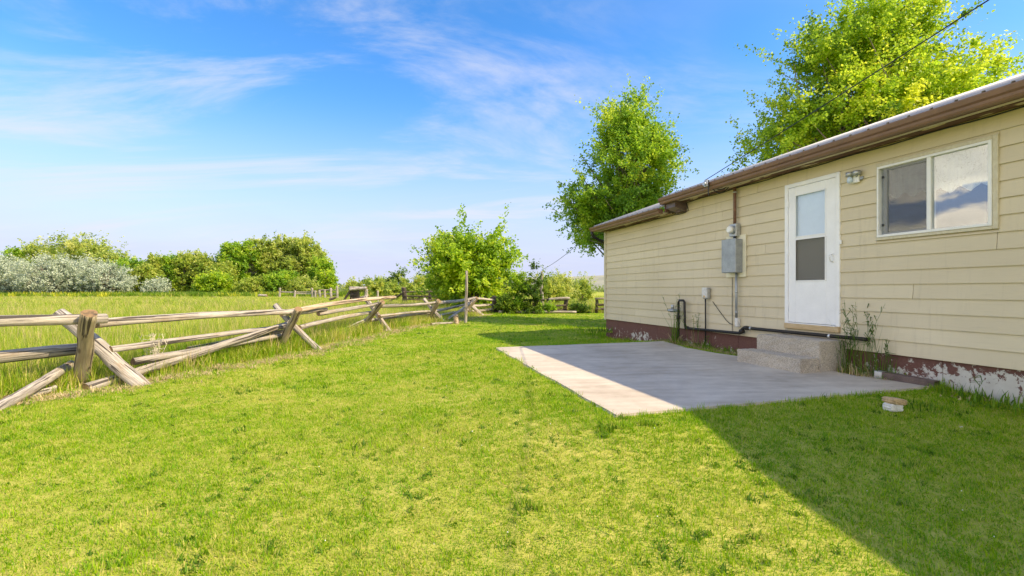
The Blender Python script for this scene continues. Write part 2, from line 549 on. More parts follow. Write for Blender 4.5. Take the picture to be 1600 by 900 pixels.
# grass blades: colour varies by patches over the ground and from blade to blade
def grass_mat(name, deep, mid, dry, pscale, drylo, dryhi, trans=.4, houseside=False):
    m, t = new_mat(name)
    P = geo_pos(t)
    rnd = t.n('ShaderNodeObjectInfo').outputs['Random']
    at = t.n('ShaderNodeAttribute', attribute_name='tint').outputs['Fac']
    a = t.noise(P, pscale, 5, .6, .3); b = t.noise(P, pscale * 6, 4, .6)
    k = t.math('ADD', t.math('MULTIPLY', a, .5), t.math('MULTIPLY', b, .5))
    k = t.math('ADD', k, t.math('MULTIPLY', t.math('SUBTRACT', at, .5), .40))
    k = t.math('ADD', k, t.math('MULTIPLY', t.math('SUBTRACT', rnd, .5), .16))
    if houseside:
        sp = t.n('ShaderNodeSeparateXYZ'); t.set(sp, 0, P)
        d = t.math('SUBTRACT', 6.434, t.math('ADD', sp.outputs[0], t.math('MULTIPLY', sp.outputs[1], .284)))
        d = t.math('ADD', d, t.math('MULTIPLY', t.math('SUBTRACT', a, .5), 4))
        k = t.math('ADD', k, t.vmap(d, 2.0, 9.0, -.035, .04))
    c = t.mix(t.vmap(k, .37, .49), deep, mid)
    c = t.mix(t.vmap(k, drylo, dryhi), c, dry)
    df = t.n('ShaderNodeBsdfPrincipled'); t.set(df, 'Base Color', c); t.set(df, 'Roughness', .55); t.set(df, 'Specular IOR Level', .25)
    tl = t.n('ShaderNodeBsdfTranslucent'); t.t.links.new(c, tl.inputs[0])
    mx = t.n('ShaderNodeMixShader'); t.set(mx, 0, trans)
    t.t.links.new(df.outputs[0], mx.inputs[1]); t.t.links.new(tl.outputs[0], mx.inputs[2])
    finish(t, mx.outputs[0])
    return m


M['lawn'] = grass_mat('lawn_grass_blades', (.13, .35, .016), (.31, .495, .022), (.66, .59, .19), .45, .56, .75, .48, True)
M['tall'] = grass_mat('tall_field_grass_blades', (.17, .37, .022), (.39, .51, .04), (.66, .58, .20), .16, .52, .66, .45)
M['weed'] = grass_mat('broad_weed_leaves', (.07, .17, .015), (.12, .26, .022), (.22, .33, .035), .5, .55, .75, .4)
M['straw'] = simple('dry_straw', (.46, .36, .19), .85, 0, .25, 12, .2)
M['seed'] = simple('pale_dry_stalk', (.66, .60, .45), .85, 0, .15, 12, .2)
M['clover'] = simple('clover_flower', (.75, .74, .68), .8, 0, .1, 30, .2)
M['yellow'] = simple('yellow_flower', (.52, .52, .04), .7, 0, .1, 30, .1)


# ------------------------------------------------------------------ places
def sstep(x):
    x = np.clip(x, 0, 1)
    return x * x * (3 - 2 * x)


def wall_d(x, y): return (6.434 - .284 * y - x) * .962


def ground(x, y):
    x = np.asarray(x, dtype=float); y = np.asarray(y, dtype=float)
    d = wall_d(x, y)
    a = sstep((d - 3.9) / 3.0)
    b = sstep((4.7 - y) / 2.8)
    c = .8 * sstep((y - 9.8) / 4.0)
    h = -.03 - .17 * (1 - (1 - a) * (1 - b) * (1 - c))
    h = h - .09 * sstep((5.2 - y) / 2.6)
    h = h + .012 * np.sin(x * 1.3 + .4) * np.sin(y * 1.1 + 1) + .008 * np.sin(x * 3.1 + y * 2.3)
    sd = np.exp(-(slab_dist(x, y) / .45) ** 2)
    h = h * (1 - sd) + sd * (.075 * (1 - d / 4.1) - .022)
    dist = np.hypot(x, y)
    h = h + .6 * sstep((dist - 60) / 200) * np.sin(x * .021 + 1) * np.sin(y * .017)*.5
    return h


SLAB = [(-.36, 9.66), (.96, 4.40), (4.94, 5.40), (4.72, 6.02), (4.42, 6.05), (4.36, 6.55), (3.62, 8.25), (3.36, 9.05), (3.30, 10.22)]


def in_poly(x, y, poly):
    x = np.asarray(x); y = np.asarray(y)
    c = np.zeros(x.shape, bool)
    n = len(poly)
    for i in range(n):
        x0, y0 = poly[i]; x1, y1 = poly[(i + 1) % n]
        hit = ((y0 > y) != (y1 > y)) & (x < (x1 - x0) * (y - y0) / (y1 - y0 + 1e-12) + x0)
        c ^= hit
    return c


def slab_dist(x, y):
    d = np.full(np.shape(x), 1e9)
    for (x0, y0), (x1, y1) in zip(SLAB, SLAB[1:] + SLAB[:1]):
        ux, uy = x1 - x0, y1 - y0
        t_ = np.clip(((x - x0) * ux + (y - y0) * uy) / (ux * ux + uy * uy), 0, 1)
        d = np.minimum(d, np.hypot(x - x0 - t_ * ux, y - y0 - t_ * uy))
    return np.where(in_poly(x, y, SLAB), 0, d)


FENCE_PTS = [(-14.0, -6), (-9.6, 0), (-7.6, 3.2), (-5.75, 6.75), (-4.65, 10.5), (-4.25, 15.4), (-3.05, 19.6), (-1.75, 25.0), (-1.05, 27.8)]


def fence_x(y):
    ys = [p[1] for p in FENCE_PTS]; xs = [p[0] for p in FENCE_PTS]
    return np.interp(y, ys, xs)


def lawn_mask(x, y):
    """1 inside the mown yard"""
    return ((x > fence_x(y) + .35) & (y < 27.6)).astype(float)


def pix(px_, py_, Y):
    """a point at depth Y seen in the photograph at that pixel"""
    return Vector(((px_ - 800) / 740 * Y, Y, EYE - (py_ - 454) / 740 * Y))


ANG = math.atan2(.962, -.273)
HOUSE_M = Matrix.Translation((.962 * 6.19, .273 * 6.19, 0)) @ Matrix.Rotation(ANG, 4, 'Z')


def on_wall(s, d=0.0, z=0.0):
    """frame on the house wall: x along the wall away from the camera, y outward, z up"""
    return HOUSE_M @ Matrix.Translation((s, d, z))


# ------------------------------------------------------------------ ground sheet
def axis_vals(lo, hi, mid_lo, mid_hi, step, grow=1.25):
    v = list(np.arange(mid_lo, mid_hi + 1e-6, step))
    s = step
    while v[-1] < hi:
        s *= grow; v.append(min(hi, v[-1] + s))
    s = step
    while v[0] > lo:
        s *= grow; v.insert(0, max(lo, v[0] - s))
    return np.array(v)


m, t = new_mat('yard_and_field_ground')
P = geo_pos(t)
at = t.n('ShaderNodeAttribute', attribute_name='yard').outputs['Fac']
a = t.noise(P, .35, 5, .6, .3); b = t.noise(P, 9, 5, .65); f = t.noise(P, 90, 3, .6)
k = t.math('ADD', t.math('MULTIPLY', a, .5), t.math('MULTIPLY', b, .5))
lawnc = t.mix(t.vmap(k, .35, .65), (.26, .32, .04), (.52, .46, .14))
big = t.noise(t.mapping(P, scale=(.35, 1.2, 1)), .05, 5, .6, .4)
fieldc = t.mix(t.vmap(big, .36, .60), (.20, .30, .035), (.42, .42, .08))
fieldc = t.mix(t.vmap(t.noise(P, .25, 4, .6), .55, .75), fieldc, (.48, .43, .15))
c = t.mix(at, fieldc, lawnc)
dirt = t.n('ShaderNodeAttribute', attribute_name='dirt').outputs['Fac']
dn = t.vmap(t.math('ADD', dirt, t.math('MULTIPLY', t.math('SUBTRACT', b, .5), .9)), .45, .75)
c = t.mix(dn, c, t.mix(f, (.30, .21, .12), (.46, .36, .22)))
finish(t, princ(t, c, .95, f, .6, .01, spec=.1))
M['ground'] = m

gx = axis_vals(-5000, 5000, -12, 8, .25)
gy = axis_vals(-600, 6000, -2, 30, .25)
GX, GY = np.meshgrid(gx, gy)
GZ = ground(GX, GY)
V = np.stack([GX.ravel(), GY.ravel(), GZ.ravel()], 1)
nx, ny = len(gx), len(gy)
ii = (np.arange(ny - 1)[:, None] * nx + np.arange(nx - 1)[None, :]).ravel()
F = np.stack([ii, ii + 1, ii + nx + 1, ii + nx], 1)
me = np_mesh('ground', V, F, [M['ground']], smooth=True)
A = me.attributes.new('yard', 'FLOAT', 'POINT'); A.data.foreach_set('value', lawn_mask(V[:, 0], V[:, 1]).astype(np.float32))
fd = np.abs(V[:, 0] - fence_x(V[:, 1]) - .25)
dirt = np.clip(1 - fd / .75, 0, 1) * (V[:, 1] < 27) * .9
dirt = np.maximum(dirt, np.clip(1 - np.abs(wall_d(V[:, 0], V[:, 1]) - .1) / .45, 0, 1) * ((V[:, 1] > 5) & (V[:, 1] < 14)))
A = me.attributes.new('dirt', 'FLOAT', 'POINT'); A.data.foreach_set('value', dirt.astype(np.float32))
tag(link('ground', me), 'mown lawn and meadow ground reaching to the horizon', 'ground', kind='structure')

# far hills
def hill(name, pts, depth, colmat, label):
    """ridge given as (x, height) at distance depth, with a real slope on both sides"""
    V, F = [], []
    n = len(pts)
    rows = [(-.55, 0.0), (-.35, .25), (-.18, .62), (0, 1.0), (.3, .7), (.6, 0.0)]
    for ry, rh in rows:
        for i, (x, h) in enumerate(pts):
            wob = math.sin(i * 1.7 + ry * 9) * .12 * rh
            V.append((x + depth * ry * .1, depth * (1 + ry * .5), h * max(0, rh + wob * (rh < 1)) - 1.5))
    for r in range(len(rows) - 1):
        for i in range(n - 1):
            a0 = r * n + i
            F.append((a0, a0 + 1, a0 + n + 1, a0 + n))
    o = link(name, np_mesh(name, V, F, [colmat], smooth=True))
    tag(o, label, 'hill', kind='structure')


m, t = new_mat('sagebrush_hill')
P = geo_pos(t)
a = t.noise(P, .004, 6, .6, .4)
finish(t, princ(t, t.mix(t.vmap(a, .35, .65), (.24, .26, .21), (.36, .35, .26)), .95, None, spec=.1))
M['hill'] = m
D1 = 2600
hill('hill', [(((x - 800) / 740) * D1, max(2, (454 - y) / 740 * D1)) for x, y in ((560, 452), (620, 446), (660, 441), (690, 437), (740, 436), (800, 434), (860, 432), (910, 431), (950, 429), (1010, 427), (1100, 425), (1300, 428), (1600, 436))], D1, M['hill'], 'long low sagebrush hills on the skyline past the house corner')
D2 = 1500
hill('hill', [(((x - 800) / 740) * D2, max(0.5, (454 - y) / 740 * D2)) for x, y in ((820, 453), (880, 446), (910, 439), (945, 432), (990, 425), (1060, 418), (1200, 414), (1500, 425))], D2, M['hill'], 'nearer pale hillside rising toward the house corner')

# ------------------------------------------------------------------ patio slab
slab_out = []
rs_ = random.Random(4)
for i_, ((xa, ya), (xb, yb)) in enumerate(zip(SLAB, SLAB[1:] + SLAB[:1])):
    nn = max(1, int(math.hypot(xb - xa, yb - ya) / .22)); L_ = math.hypot(xb - xa, yb - ya)
    for k_ in range(nn):
        j_ = rs_.uniform(-.014, .014) if k_ else 0
        slab_out.append((xa + (xb - xa) * k_ / nn - (yb - ya) / L_ * j_, ya + (yb - ya) * k_ / nn + (xb - xa) / L_ * j_))
# [(-.36, 9.66), (.96, 4.40), (4.94, 5.40), (4.72, 6.02), (4.42, 6.05), (4.36, 6.55), (3.62, 8.25), (3.36, 9.05), (3.30, 10.22)]
bm = bmesh.new()
top = []
for x, y in slab_out:
    top.append(bm.verts.new((x, y, .075 * (1 - wall_d(x, y) / 4.1))))
bot = [bm.verts.new((v.co.x, v.co.y, -.18)) for v in top]
bm.faces.new(top)
n = len(top)
for i in range(n): bm.faces.new((top[i], bot[i], bot[(i + 1) % n], top[(i + 1) % n]))
bmesh.ops.recalc_face_normals(bm, faces=bm.faces)
bmesh.ops.bevel(bm, geom=[e for e in bm.edges if all(v.co.z > -.1 for v in e.verts)], offset=.015, segments=2, affect='EDGES')
me = bpy.data.meshes.new('patio'); bm.to_mesh(me); bm.free(); me.materials.append(M['slab'])
tag(link('patio', me), 'grey concrete patio slab between lawn and house wall', 'patio', kind='structure')


# ================================================================== HOUSE
house = empty('house', HOUSE_M)
tag(house, 'single-storey tan lap-sided house with brown eaves beside the patio', 'house')
S0, S1 = -4.5, 12.15       # wall ends along s
ZB = .364                  # bottom of siding
PITCH = .175
SPLIT = 8.80               # where the higher eave starts
TOP_HI, TOP_LO = 3.02, 2.83
DOOR = (5.075, 5.995, .655, 2.81)      # outer trim s0 s1 z0 z1
DOOR_S = (5.075, 5.995, .575, 2.81)
WIN = (3.33, 4.578, 1.80, 2.778)
DEPTH = 8.2


def board(s0, s1, z0, z1, parent):
    jig = random.uniform(-.0012, .0012)
    prof = [(.004, z0 + .003), (.0200 + jig, z0), (.0200 + jig, z0 + .008), (.0040, z1 + .001), (0.0, z1 + .002), (0, z0 + .004)]
    MB().prism(prof, s0, s1).build('siding_board', M['siding'], parent)


joints = {0: [1.9, -1.7], 1: [10.52, 7.9, 1.2, -2.6], 2: [6.62, 2.9], 3: [8.2, .4], 4: [7.27, 4.15, -.9], 5: [10.49, 2.1], 6: [9.55, .9, -2.2], 7: [3.35, -3],
          8: [11.2, 6.4, 1.6], 9: [9.2, .2], 10: [10.9, 7.6, 2.4, -1.5], 11: [7.17, 1.1], 12: [7.42, 2.8, -.6], 13: [10.27, 7.46, .8], 14: [6.56, 1.8, -2], 15: [4.3, -.4]}
# z of the courses in which the photograph shows butt joints
for r in range(16):
    z0 = ZB + PITCH * r
    segs = [(S0, S1 if r < 14 else SPLIT - .05)]
    z1 = z0 + PITCH
    if r == 15: z1 = TOP_HI
    if r == 14: z1 = z0 + PITCH
    for j in joints.get(r, []):
        segs = [q for a, b in segs for q in (((a, j - .0025), (j + .0025, b)) if a < j < b else ((a, b),))]
    for (o0, o1, b0, b1) in (DOOR_S, WIN):
        if z0 < b1 - .01 and z1 > b0 + .01:
            segs = [q for a, b in segs for q in (((a, o0), (o1, b)) if a < o0 and b > o1 else ((a, min(b, o0)),) if a < o0 < b else ((max(a, o1), b),) if a < o1 < b else ((a, b),)) if q[1] - q[0] > .01]
            segs = [q for q in segs if not (q[0] >= o0 - .001 and q[1] <= o1 + .001)]
    for a, b in segs: board(a, b, z0, z1, house)
    for (o0, o1, b0, b1) in (DOOR_S, WIN):      # boards notched round an opening
        if z0 < b1 < z1 - .012 and z0 < b1 - .01: board(o0 + .0005, o1 - .0005, b1 + .001, z1, house)
        if z0 + .012 < b0 < z1 and z1 > b0 + .01: board(o0 + .0005, o1 - .0005, z0, b0 - .003, house)

# wall core behind the boards, with the openings left free
core = MB()
d0, d1 = -.12, -.002
def core_box(a, b, z0, z1): core.box(a, b, d0, d1, z0, z1)
core_box(S0, WIN[0], ZB + .01, TOP_HI)
core_box(WIN[0], WIN[1], ZB + .01, WIN[2]); core_box(WIN[0], WIN[1], WIN[3], TOP_HI)
core_box(WIN[1], DOOR_S[0], ZB + .01, TOP_HI)
core_box(DOOR_S[0], DOOR_S[1], ZB + .01, DOOR_S[2]); core_box(DOOR_S[0], DOOR_S[1], DOOR_S[3], TOP_HI)
core_box(DOOR_S[1], SPLIT, ZB + .01, TOP_HI)
core_box(SPLIT, S1, ZB + .01, TOP_LO)
core.build('wall_core', M['inside'], house)
# other three walls, under their gables
rk = TOP_HI + .36 * (DEPTH / 2)
b = MB()
b.prism([(-.13, .02), (-DEPTH, .02), (-DEPTH, TOP_LO), (-DEPTH / 2, TOP_LO + .36 * DEPTH / 2), (-.13, TOP_LO)], S1 - .12, S1 - .003)
b.prism([(-.13, .02), (-DEPTH, .02), (-DEPTH, TOP_HI), (-DEPTH / 2, rk), (-.13, TOP_HI)], S0, S0 + .12)
b.box(S0 + .12, S1 - .12, -DEPTH, -DEPTH + .12, .02, TOP_LO)
b.box(S0 + .13, S1 - .13, -DEPTH + .13, -.13, .30, .36)
b.box(S0 + .13, SPLIT, -DEPTH + .13, -.13, TOP_LO, TOP_LO + .04)
b.build('back_wall', M['siding'], house)
MB().box(S1 + .001, S1 + .03, -.05, .028, ZB - .02, TOP_LO).box(S1 - .075, S1 - .003, .0206, .030, ZB - .02, TOP_LO).build('corner_trim', M['trim'], house)

# foundation skirt in panels
edges = [S0, -2.9, -1.4, .1, 1.35, 2.62, 3.86, 5.1, 6.3, 7.05, 7.75, 8.55, 9.6, 10.4, 10.95, 11.45, 11.85, S1 - .01]
for a, b_ in zip(edges, edges[1:]):
    MB().box(a + .003, b_ - .003, -.09, -.018 + random.uniform(-.004, .004), -.25, ZB + .012).build('foundation_panel', M['foundation'], house)

# eaves: two levels
def eave(s0, s1, ztop, zs, rpan):
    """ztop gutter top, zs soffit"""
    OV = .30
    MB().box(s0, s1, -.02, .165, zs, zs + .02).build('soffit', M['soffit'], house)
    MB().box(s0, s1, .17, OV, zs + .006, zs + .024).build('soffit', M['trim'], house)
    MB().box(s0, s1, OV + .001, OV + .022, zs - .012, ztop - .02).build('fascia', M['soffit'], house)
    y0 = OV + .0235
    prof = [(y0, ztop - .01), (y0, zs - .01), (y0 + .07, zs - .01), (y0 + .082, zs + .012), (y0 + .086, zs + .04), (y0 + .108, zs + .058), (y0 + .118, ztop - .012), (y0 + .118, ztop), (y0 + .106, ztop), (y0 + .106, ztop - .014), (y0 + .096, zs + .066), (y0 + .070, zs + .045), (y0 + .062, zs), (y0 + .008, zs), (y0 + .008, ztop - .01)]
    g = MB().prism(prof, s0, s1).build('gutter', M['gutter'], house)
    for e in (s0, s1): MB().prism([(y0 + .001, zs - .008), (y0 + .07, zs - .008), (y0 + .085, zs + .03), (y0 + .116, zs + .06), (y0 + .116, ztop - .002), (y0 + .001, ztop - .012)], e + .002 * (1 if e == s0 else -1), e + .006 * (1 if e == s0 else -1)).build('end_cap', M['gutter'], g)
    # ribbed roof panels
    W = .92
    x = s0 - .03
    while x < s1 - .05:
        x1 = min(x + W, s1 + .03)
        roof_panel(x, x1, OV + .075, ztop + .012)
        x = x1 + .002


def roof_panel(a, b, yo, z0):
    """corrugated sheet from the drip edge up to the ridge"""
    tilt = .36
    xs, hs_ = [], []
    x = a
    while x < b - .02:
        for dx, h in ((0, 0), (.012, .032), (.038, .032), (.05, 0)):
            if x + dx < b: xs.append(x + dx); hs_.append(h)
        x += .23
    xs.append(b); hs_.append(0)
    yr = -DEPTH / 2
    V, F = [], []
    n = len(xs)
    for lay in (0, -.006):
        for yy in (yo, yr):
            for xx, h in zip(xs, hs_):
                V.append((xx, yy, z0 + (yo - yy) * tilt + h + lay))
    for i in range(n - 1):
        F.append((i, i + 1, n + i + 1, n + i)); F.append((2 * n + i + 1, 2 * n + i, 3 * n + i, 3 * n + i + 1))
        F.append((i, 2 * n + i, 2 * n + i + 1, i + 1)); F.append((n + i + 1, 3 * n + i + 1, 3 * n + i, n + i))
    link('roof_panel', np_mesh('roof_panel', V, F, [M['roof']]), house)


eave(S0 - .3, SPLIT + .06, 3.115, 3.0, True)
eave(SPLIT + .09, S1 + .13, 2.925, 2.82, True)
# back slope of the roof
MB().prism([(-DEPTH / 2, 4.75), (-DEPTH / 2, 4.70), (-DEPTH - .4, 3.05), (-DEPTH - .4, 3.10)], S0 - .3, SPLIT).prism([(-DEPTH / 2, 4.55), (-DEPTH / 2, 4.50), (-DEPTH - .4, 2.85), (-DEPTH - .4, 2.90)], SPLIT + .01, S1 + .15).build('back_roof', M['roof'], house)
MB().prism([(.3, TOP_LO - .01), (.3, 3.0), (-DEPTH / 2, 4.6), (-DEPTH / 2, 4.4)], SPLIT + .001, SPLIT + .03).build('roof_step_board', M['soffit'], house)
# rotten box end under the higher eave
MB().prism([(.012, 2.80), (.30, 2.89), (.30, 3.0), (.012, 3.0)], SPLIT - .34, SPLIT - .02).build('eave_box', M['downspout'], house)
MB().box(SPLIT - .27, SPLIT - .12, .13, .135, 2.80, 2.86).build('torn_flap', M['downspout'], house)

# downspout elbow at far corner
zg = 2.82
b = MB()
def sq_tube(b, pts, hw=.032): b.tube(pts, hw * 1.25, 4)
b.tube([(S1 + .07, .375, zg), (S1 + .07, .375, zg - .07), (S1 + .065, .33, zg - .15), (S1 + .09, .16, zg - .22), (S1 + .09, .02, zg - .27), (S1 + .085, -.10, zg - .32), (S1 + .085, -.16, zg - .5), (S1 + .085, -.17, .12)], .043, 8)
b.build('corner_downspout', M['black'], house)

# ---------------------------------------------------------------- door
s0, s1, z0, z1 = DOOR
door = link('door', None, house)
b = MB()
b.box(s0, s0 + .062, -.02, .034, z0, z1, .004).box(s1 - .062, s1, -.02, .034, z0, z1, .004).box(s0 + .063, s1 - .063, -.02, .034, z1 - .062, z1, .004)
b.build('door_frame', M['white'], door)
MB().box(s0 + .003, s1 - .003, -.06, .05, .575, .652, .004).build('threshold_board', M['lumber'], door)
MB().box(s0 + .063, s1 - .063, -.03, .040, .654, .668).build('sill', M['white'], door)
ls0, ls1, lz0, lz1 = s0 + .066, s1 - .066, .676, z1 - .066
g0, g1 = 5.285, 5.805
b = MB()
y0, y1 = -.004, .026
b.box(ls0, g0, y0, y1, lz0, lz1, .003).box(g1, ls1, y0, y1, lz0, lz1, .003)
b.box(g0 + .0005, g1 - .0005, y0, y1, 2.62, lz1, .003).box(g0 + .0005, g1 - .0005, y0, y1, lz0, 1.30, .003)
b.box(g0 + .0005, g1 - .0005, y0 + .002, y1 - .002, 1.945, 1.972, .002)
b.build('storm_leaf', M['white'], door)
b = MB()
for a, c_ in ((1.972, 2.62), (1.30, 1.945)):
    b.box(g0, g0 + .014, y1 + .0005, y1 + .007, a, c_).box(g1 - .014, g1, y1 + .0005, y1 + .007, a, c_).box(g0 + .0145, g1 - .0145, y1 + .0005, y1 + .007, a, a + .014).box(g0 + .0145, g1 - .0145, y1 + .0005, y1 + .007, c_ - .014, c_)
b.build('glazing_bead', M['white'], door)
MB().box(g0, g1, .009, .013, 1.972, 2.62).build('pane', M['glass_door'], door)
MB().box(g0, g1, .010, .0115, 1.30, 1.945).build('fly_screen', M['screen_dark'], door)
MB().box(g0, g1, .003, .006, 1.30, 1.945).build('pane', M['glass_door'], door)
MB().box(s0 + .03, s1 - .03, -.055, -.02, .60, z1 - .03).build('inner_door', M['innerdoor'], door)
hb = MB()
hb.box(5.165, 5.195, y1 + .0005, y1 + .010, 1.555, 1.70, .003).tube([(5.18, y1 + .01, 1.67), (5.18, y1 + .05, 1.665), (5.185, y1 + .055, 1.62), (5.18, y1 + .045, 1.575), (5.18, y1 + .01, 1.57)], .009, 8)
hb.build('handle', M['white'], door)
for zc in (.95, 1.75, 2.5): MB().box(ls1 - .012, ls1 + .014, y1 + .0005, y1 + .014, zc - .045, zc + .045, .002).build('hinge', M['white'], door)
MB().box(s0 - .030, s0 - .006, .021, .045, 1.80, 1.86, .004).build('door_bell', M['white'], house)

# ---------------------------------------------------------------- window
s0, s1, z0, z1 = WIN
win = link('window', None, house)
T = .048
b = MB()
b.box(s0, s0 + T, -.01, .036, z0, z1, .004).box(s1 - .018, s1, -.01, .030, z0, z1, .003)
b.box(s0 + T + .0005, s1 - .0185, -.01, .036, z1 - .040, z1, .004).box(s0 + T + .0005, s1 - .0185, -.01, .036, z0, z0 + .036, .004)
b.build('window_trim', M['trim'], win)
fs0, fs1, fz0, fz1 = s0 + T + .001, s1 - .019, z0 + .037, z1 - .041
W_ = .034
b = MB()
b.box(fs0, fs0 + W_, -.06, .044, fz0, fz1, .003).box(fs1 - W_ * .6, fs1, -.06, .044, fz0, fz1, .003)
b.box(fs0 + W_ + .0003, fs1 - W_ * .6 - .0003, -.06, .044, fz1 - .030, fz1, .003).box(fs0 + W_ + .0003, fs1 - W_ * .6 - .0003, -.06, .044, fz0, fz0 + .030, .003)
b.box(3.945, 3.990, -.05, .040, fz0 + .0305, fz1 - .0305, .003)
b.build('window_frame', M['white_vinyl'], win)
ps0, ps1, pz0, pz1 = fs0 + W_ + .001, fs1 - W_ * .6 - .001, fz0 + .031, fz1 - .031
MB().box(ps0, 3.944, .008, .012, pz0, pz1).build('pane', M['glass'], win)
# sliding sash with screen on the far side
b = MB()
q0, q1 = 3.991, ps1
b.box(q1 - .085, q1 - .045, -.02, .014, pz0, pz1, .002).box(q0 + .0005, q1 - .0855, -.02, .014, pz1 - .03, pz1, .002).box(q0 + .0005, q1 - .0855, -.02, .014, pz0, pz0 + .026, .002)
b.build('sash', M['white_vinyl'], win)
MB().box(q0 + .001, q1 - .086, -.006, -.002, pz0 + .027, pz1 - .031).build('pane', M['glass'], win)
MB().box(q0 + .001, q1 - .046, .016, .0175, pz0 + .005, pz1 - .005).build('fly_screen', M['screen'], win)
MB().box(q1 - .044, q1 - .001, -.03, -.02, pz0, pz1).build('jamb_channel', M['grey_metal'], win)
for zc in (pz0 + .12, pz1 - .11): MB().box(q1 - .055, q1 - .03, .0178, .028, zc - .016, zc + .016, .002).build('latch', M['black'], win)
# curtain, hung inside
cur = empty('lace_curtain', on_wall(3.95, -.062, 1.85))
tag(cur, 'white lace valance with zigzag hem and grey sheers inside the window', 'curtain')
def cloth(name, a, b_, ztop, fn, mat, ybase, fold):
    n = 120
    V, F = [], []
    for i in range(n + 1):
        x = a + (b_ - a) * i / n
        yy = ybase + fold * math.sin(i * .9) + fold * .5 * math.sin(i * .37)
        V += [(x, yy, ztop), (x, yy * 1.0 + .004 * math.sin(i), fn(x))]
    for i in range(n): F.append((2 * i, 2 * i + 2, 2 * i + 3, 2 * i + 1))
    link(name, np_mesh(name, V, F, [mat]), cur)
zig = lambda x: .42 + .075 * abs(((x * 5.2 + .3) % 1) * 2 - 1) + .03 * math.sin(x * 3)
cloth('valance', -.60, .60, .95, zig, M['lace'], .03, .006)
cloth('sheer', -.60, .60, .95, lambda x: 0.0, M['sheer'], -.02, .016)
MB().tube([(-.64, .0, .955), (.64, .0, .955)], .008, 8).build('rod', M['white_vinyl'], cur)

# ---------------------------------------------------------------- things on the wall
PL = empty('porch_light', on_wall(4.84, .021, 2.62)); tag(PL, 'twin-socket porch floodlight beside the white door', 'wall light')
MB().box(-.055, .055, 0, .035, -.02, .10, .008).build('backplate', M['white_vinyl'], PL)
for dx in (-.045, .05):
    MB().tube([(dx, .055, .13), (dx, .055, .075)], [.048, .05], 12).tube([(dx * .6, .03, .06), (dx, .055, .08)], .014, 8).build('lamp_shade', M['lgrey_metal'], PL)
MB().tube([(.05, .055, .074), (.05, .055, .05), (.05, .055, .02), (.05, .055, -.01), (.05, .055, -.02)], [.018, .030, .036, .028, .008], 12).build('bulb', M['bulb'], PL)
MB().box(-.10, -.06, 0, .022, .01, .05, .003).build('photo_sensor', M['grey_metal'], PL)

EM = empty('electric_meter', on_wall(7.03, .021, 2.12)); tag(EM, 'round glass electric meter on grey socket box under the conduit mast', 'electric meter')
MB().box(-.085, .085, 0, .10, 0, .225, .008).build('socket_box', M['lgrey_metal'], EM)
MB().tube([(.0, .101, .12), (.0, .125, .12)], .078, 16).build('meter_ring', M['grey_metal'], EM)
MB().tube([(.0, .1255, .12), (.0, .175, .12), (.0, .192, .12)], [.066, .062, .045], 16).build('meter_dial', M['white_vinyl'], EM)
MB().tube([(.0, .05, .2255), (.0, .05, .95)], .027, 10).build('mast', M['rust_pipe'], EM)
MB().tube([(.0, .05, .78), (.0, .05, .80)], .036, 10).build('clamp', M['lgrey_metal'], EM)
MB().tube([(0, .05, .951), (0, .06, .98), (0, .09, 1.0), (0, .12, .985)], [.036, .042, .040, .03], 10).build('weather_head', M['black'], EM)

BP = empty('breaker_panel', on_wall(7.02, .021, 1.42)); tag(BP, 'tall grey breaker panel on a cream board below the meter', 'breaker panel')
MB().box(-.215, .26, 0, .022, -.02, .72, .002).build('backboard', M['cream'], BP)
MB().box(-.15, .19, .0225, .165, .055, .645, .006).build('cabinet', M['grey_metal'], BP)
MB().box(-.155, .195, .1655, .18, .06, .655, .006).build('cover', M['grey_metal'], BP)
MB().tube([(.0, .06, .646), (.0, .06, .699)], .024, 10).build('nipple', M['black'], BP)
cd = MB().tube([(-.04, .06, .054), (-.04, .06, -.74)], .021, 10).build('conduit', M['grey_metal'], BP)
MB().box(-.075, -.005, .0, .07, -.90, -.745, .006).build('junction_box', M['white_block'], BP)
for zc in (-.3, -.66): MB().tube([(-.04, .06, zc), (-.04, .06, zc + .03)], .027, 10).build('coupling', M['lgrey_metal'], BP)

UB = empty('phone_box', on_wall(7.79, .021, 1.0)); tag(UB, 'small grey phone box with black riser on the siding', 'utility box')
MB().box(-.07, .07, 0, .085, 0, .215, .014).build('box', M['lgrey_metal'], UB)
MB().box(-.075, .075, .0855, .098, .02, .22, .008).build('lid', M['white_block'], UB)
MB().box(-.03, .03, .099, .1005, .03, .065).build('label_sticker', M['tan_stone'], UB)
MB().tube([(.03, .045, -.001), (.03, .045, -.18), (.035, .04, -.5), (.03, .045, -1.0)], .014, 8).build('riser', M['dark_pipe'], UB)

GM = empty('gas_regulator', on_wall(8.60, .12, .0)); tag(GM, 'grey gas regulator on a black riser pipe near the far corner', 'gas regulator')
MB().tube([(.0, .0, -.05), (0, 0, .55), (0, 0, .78), (0, 0, .92), (-.03, -.0, .955), (-.17, 0, .955), (-.20, 0, .92), (-.20, -.01, .48), (-.20, -.02, .42)], .025, 10).build('riser', M['dark_pipe'], GM)
MB().tube([(.12, .06, .70), (.12, .06, .735), (.12, .06, .74), (.12, .06, .775)], [.05, .095, .095, .05], 14).tube([(.12, .06, .776), (.12, .06, .86)], .034, 12).build('diaphragm', M['lgrey_metal'], GM)
MB().tube([(.001, 0.027, .74), (.03, .04, .74), (.20, .07, .74), (.27, .08, .74)], [.028, .03, .028, .012], 10).build('valve_body', M['grey_metal'], GM)
MB().tube([(.0, .0, .56), (0, 0, .64)], .042, 10).build('shutoff', M['dark_pipe'], GM)
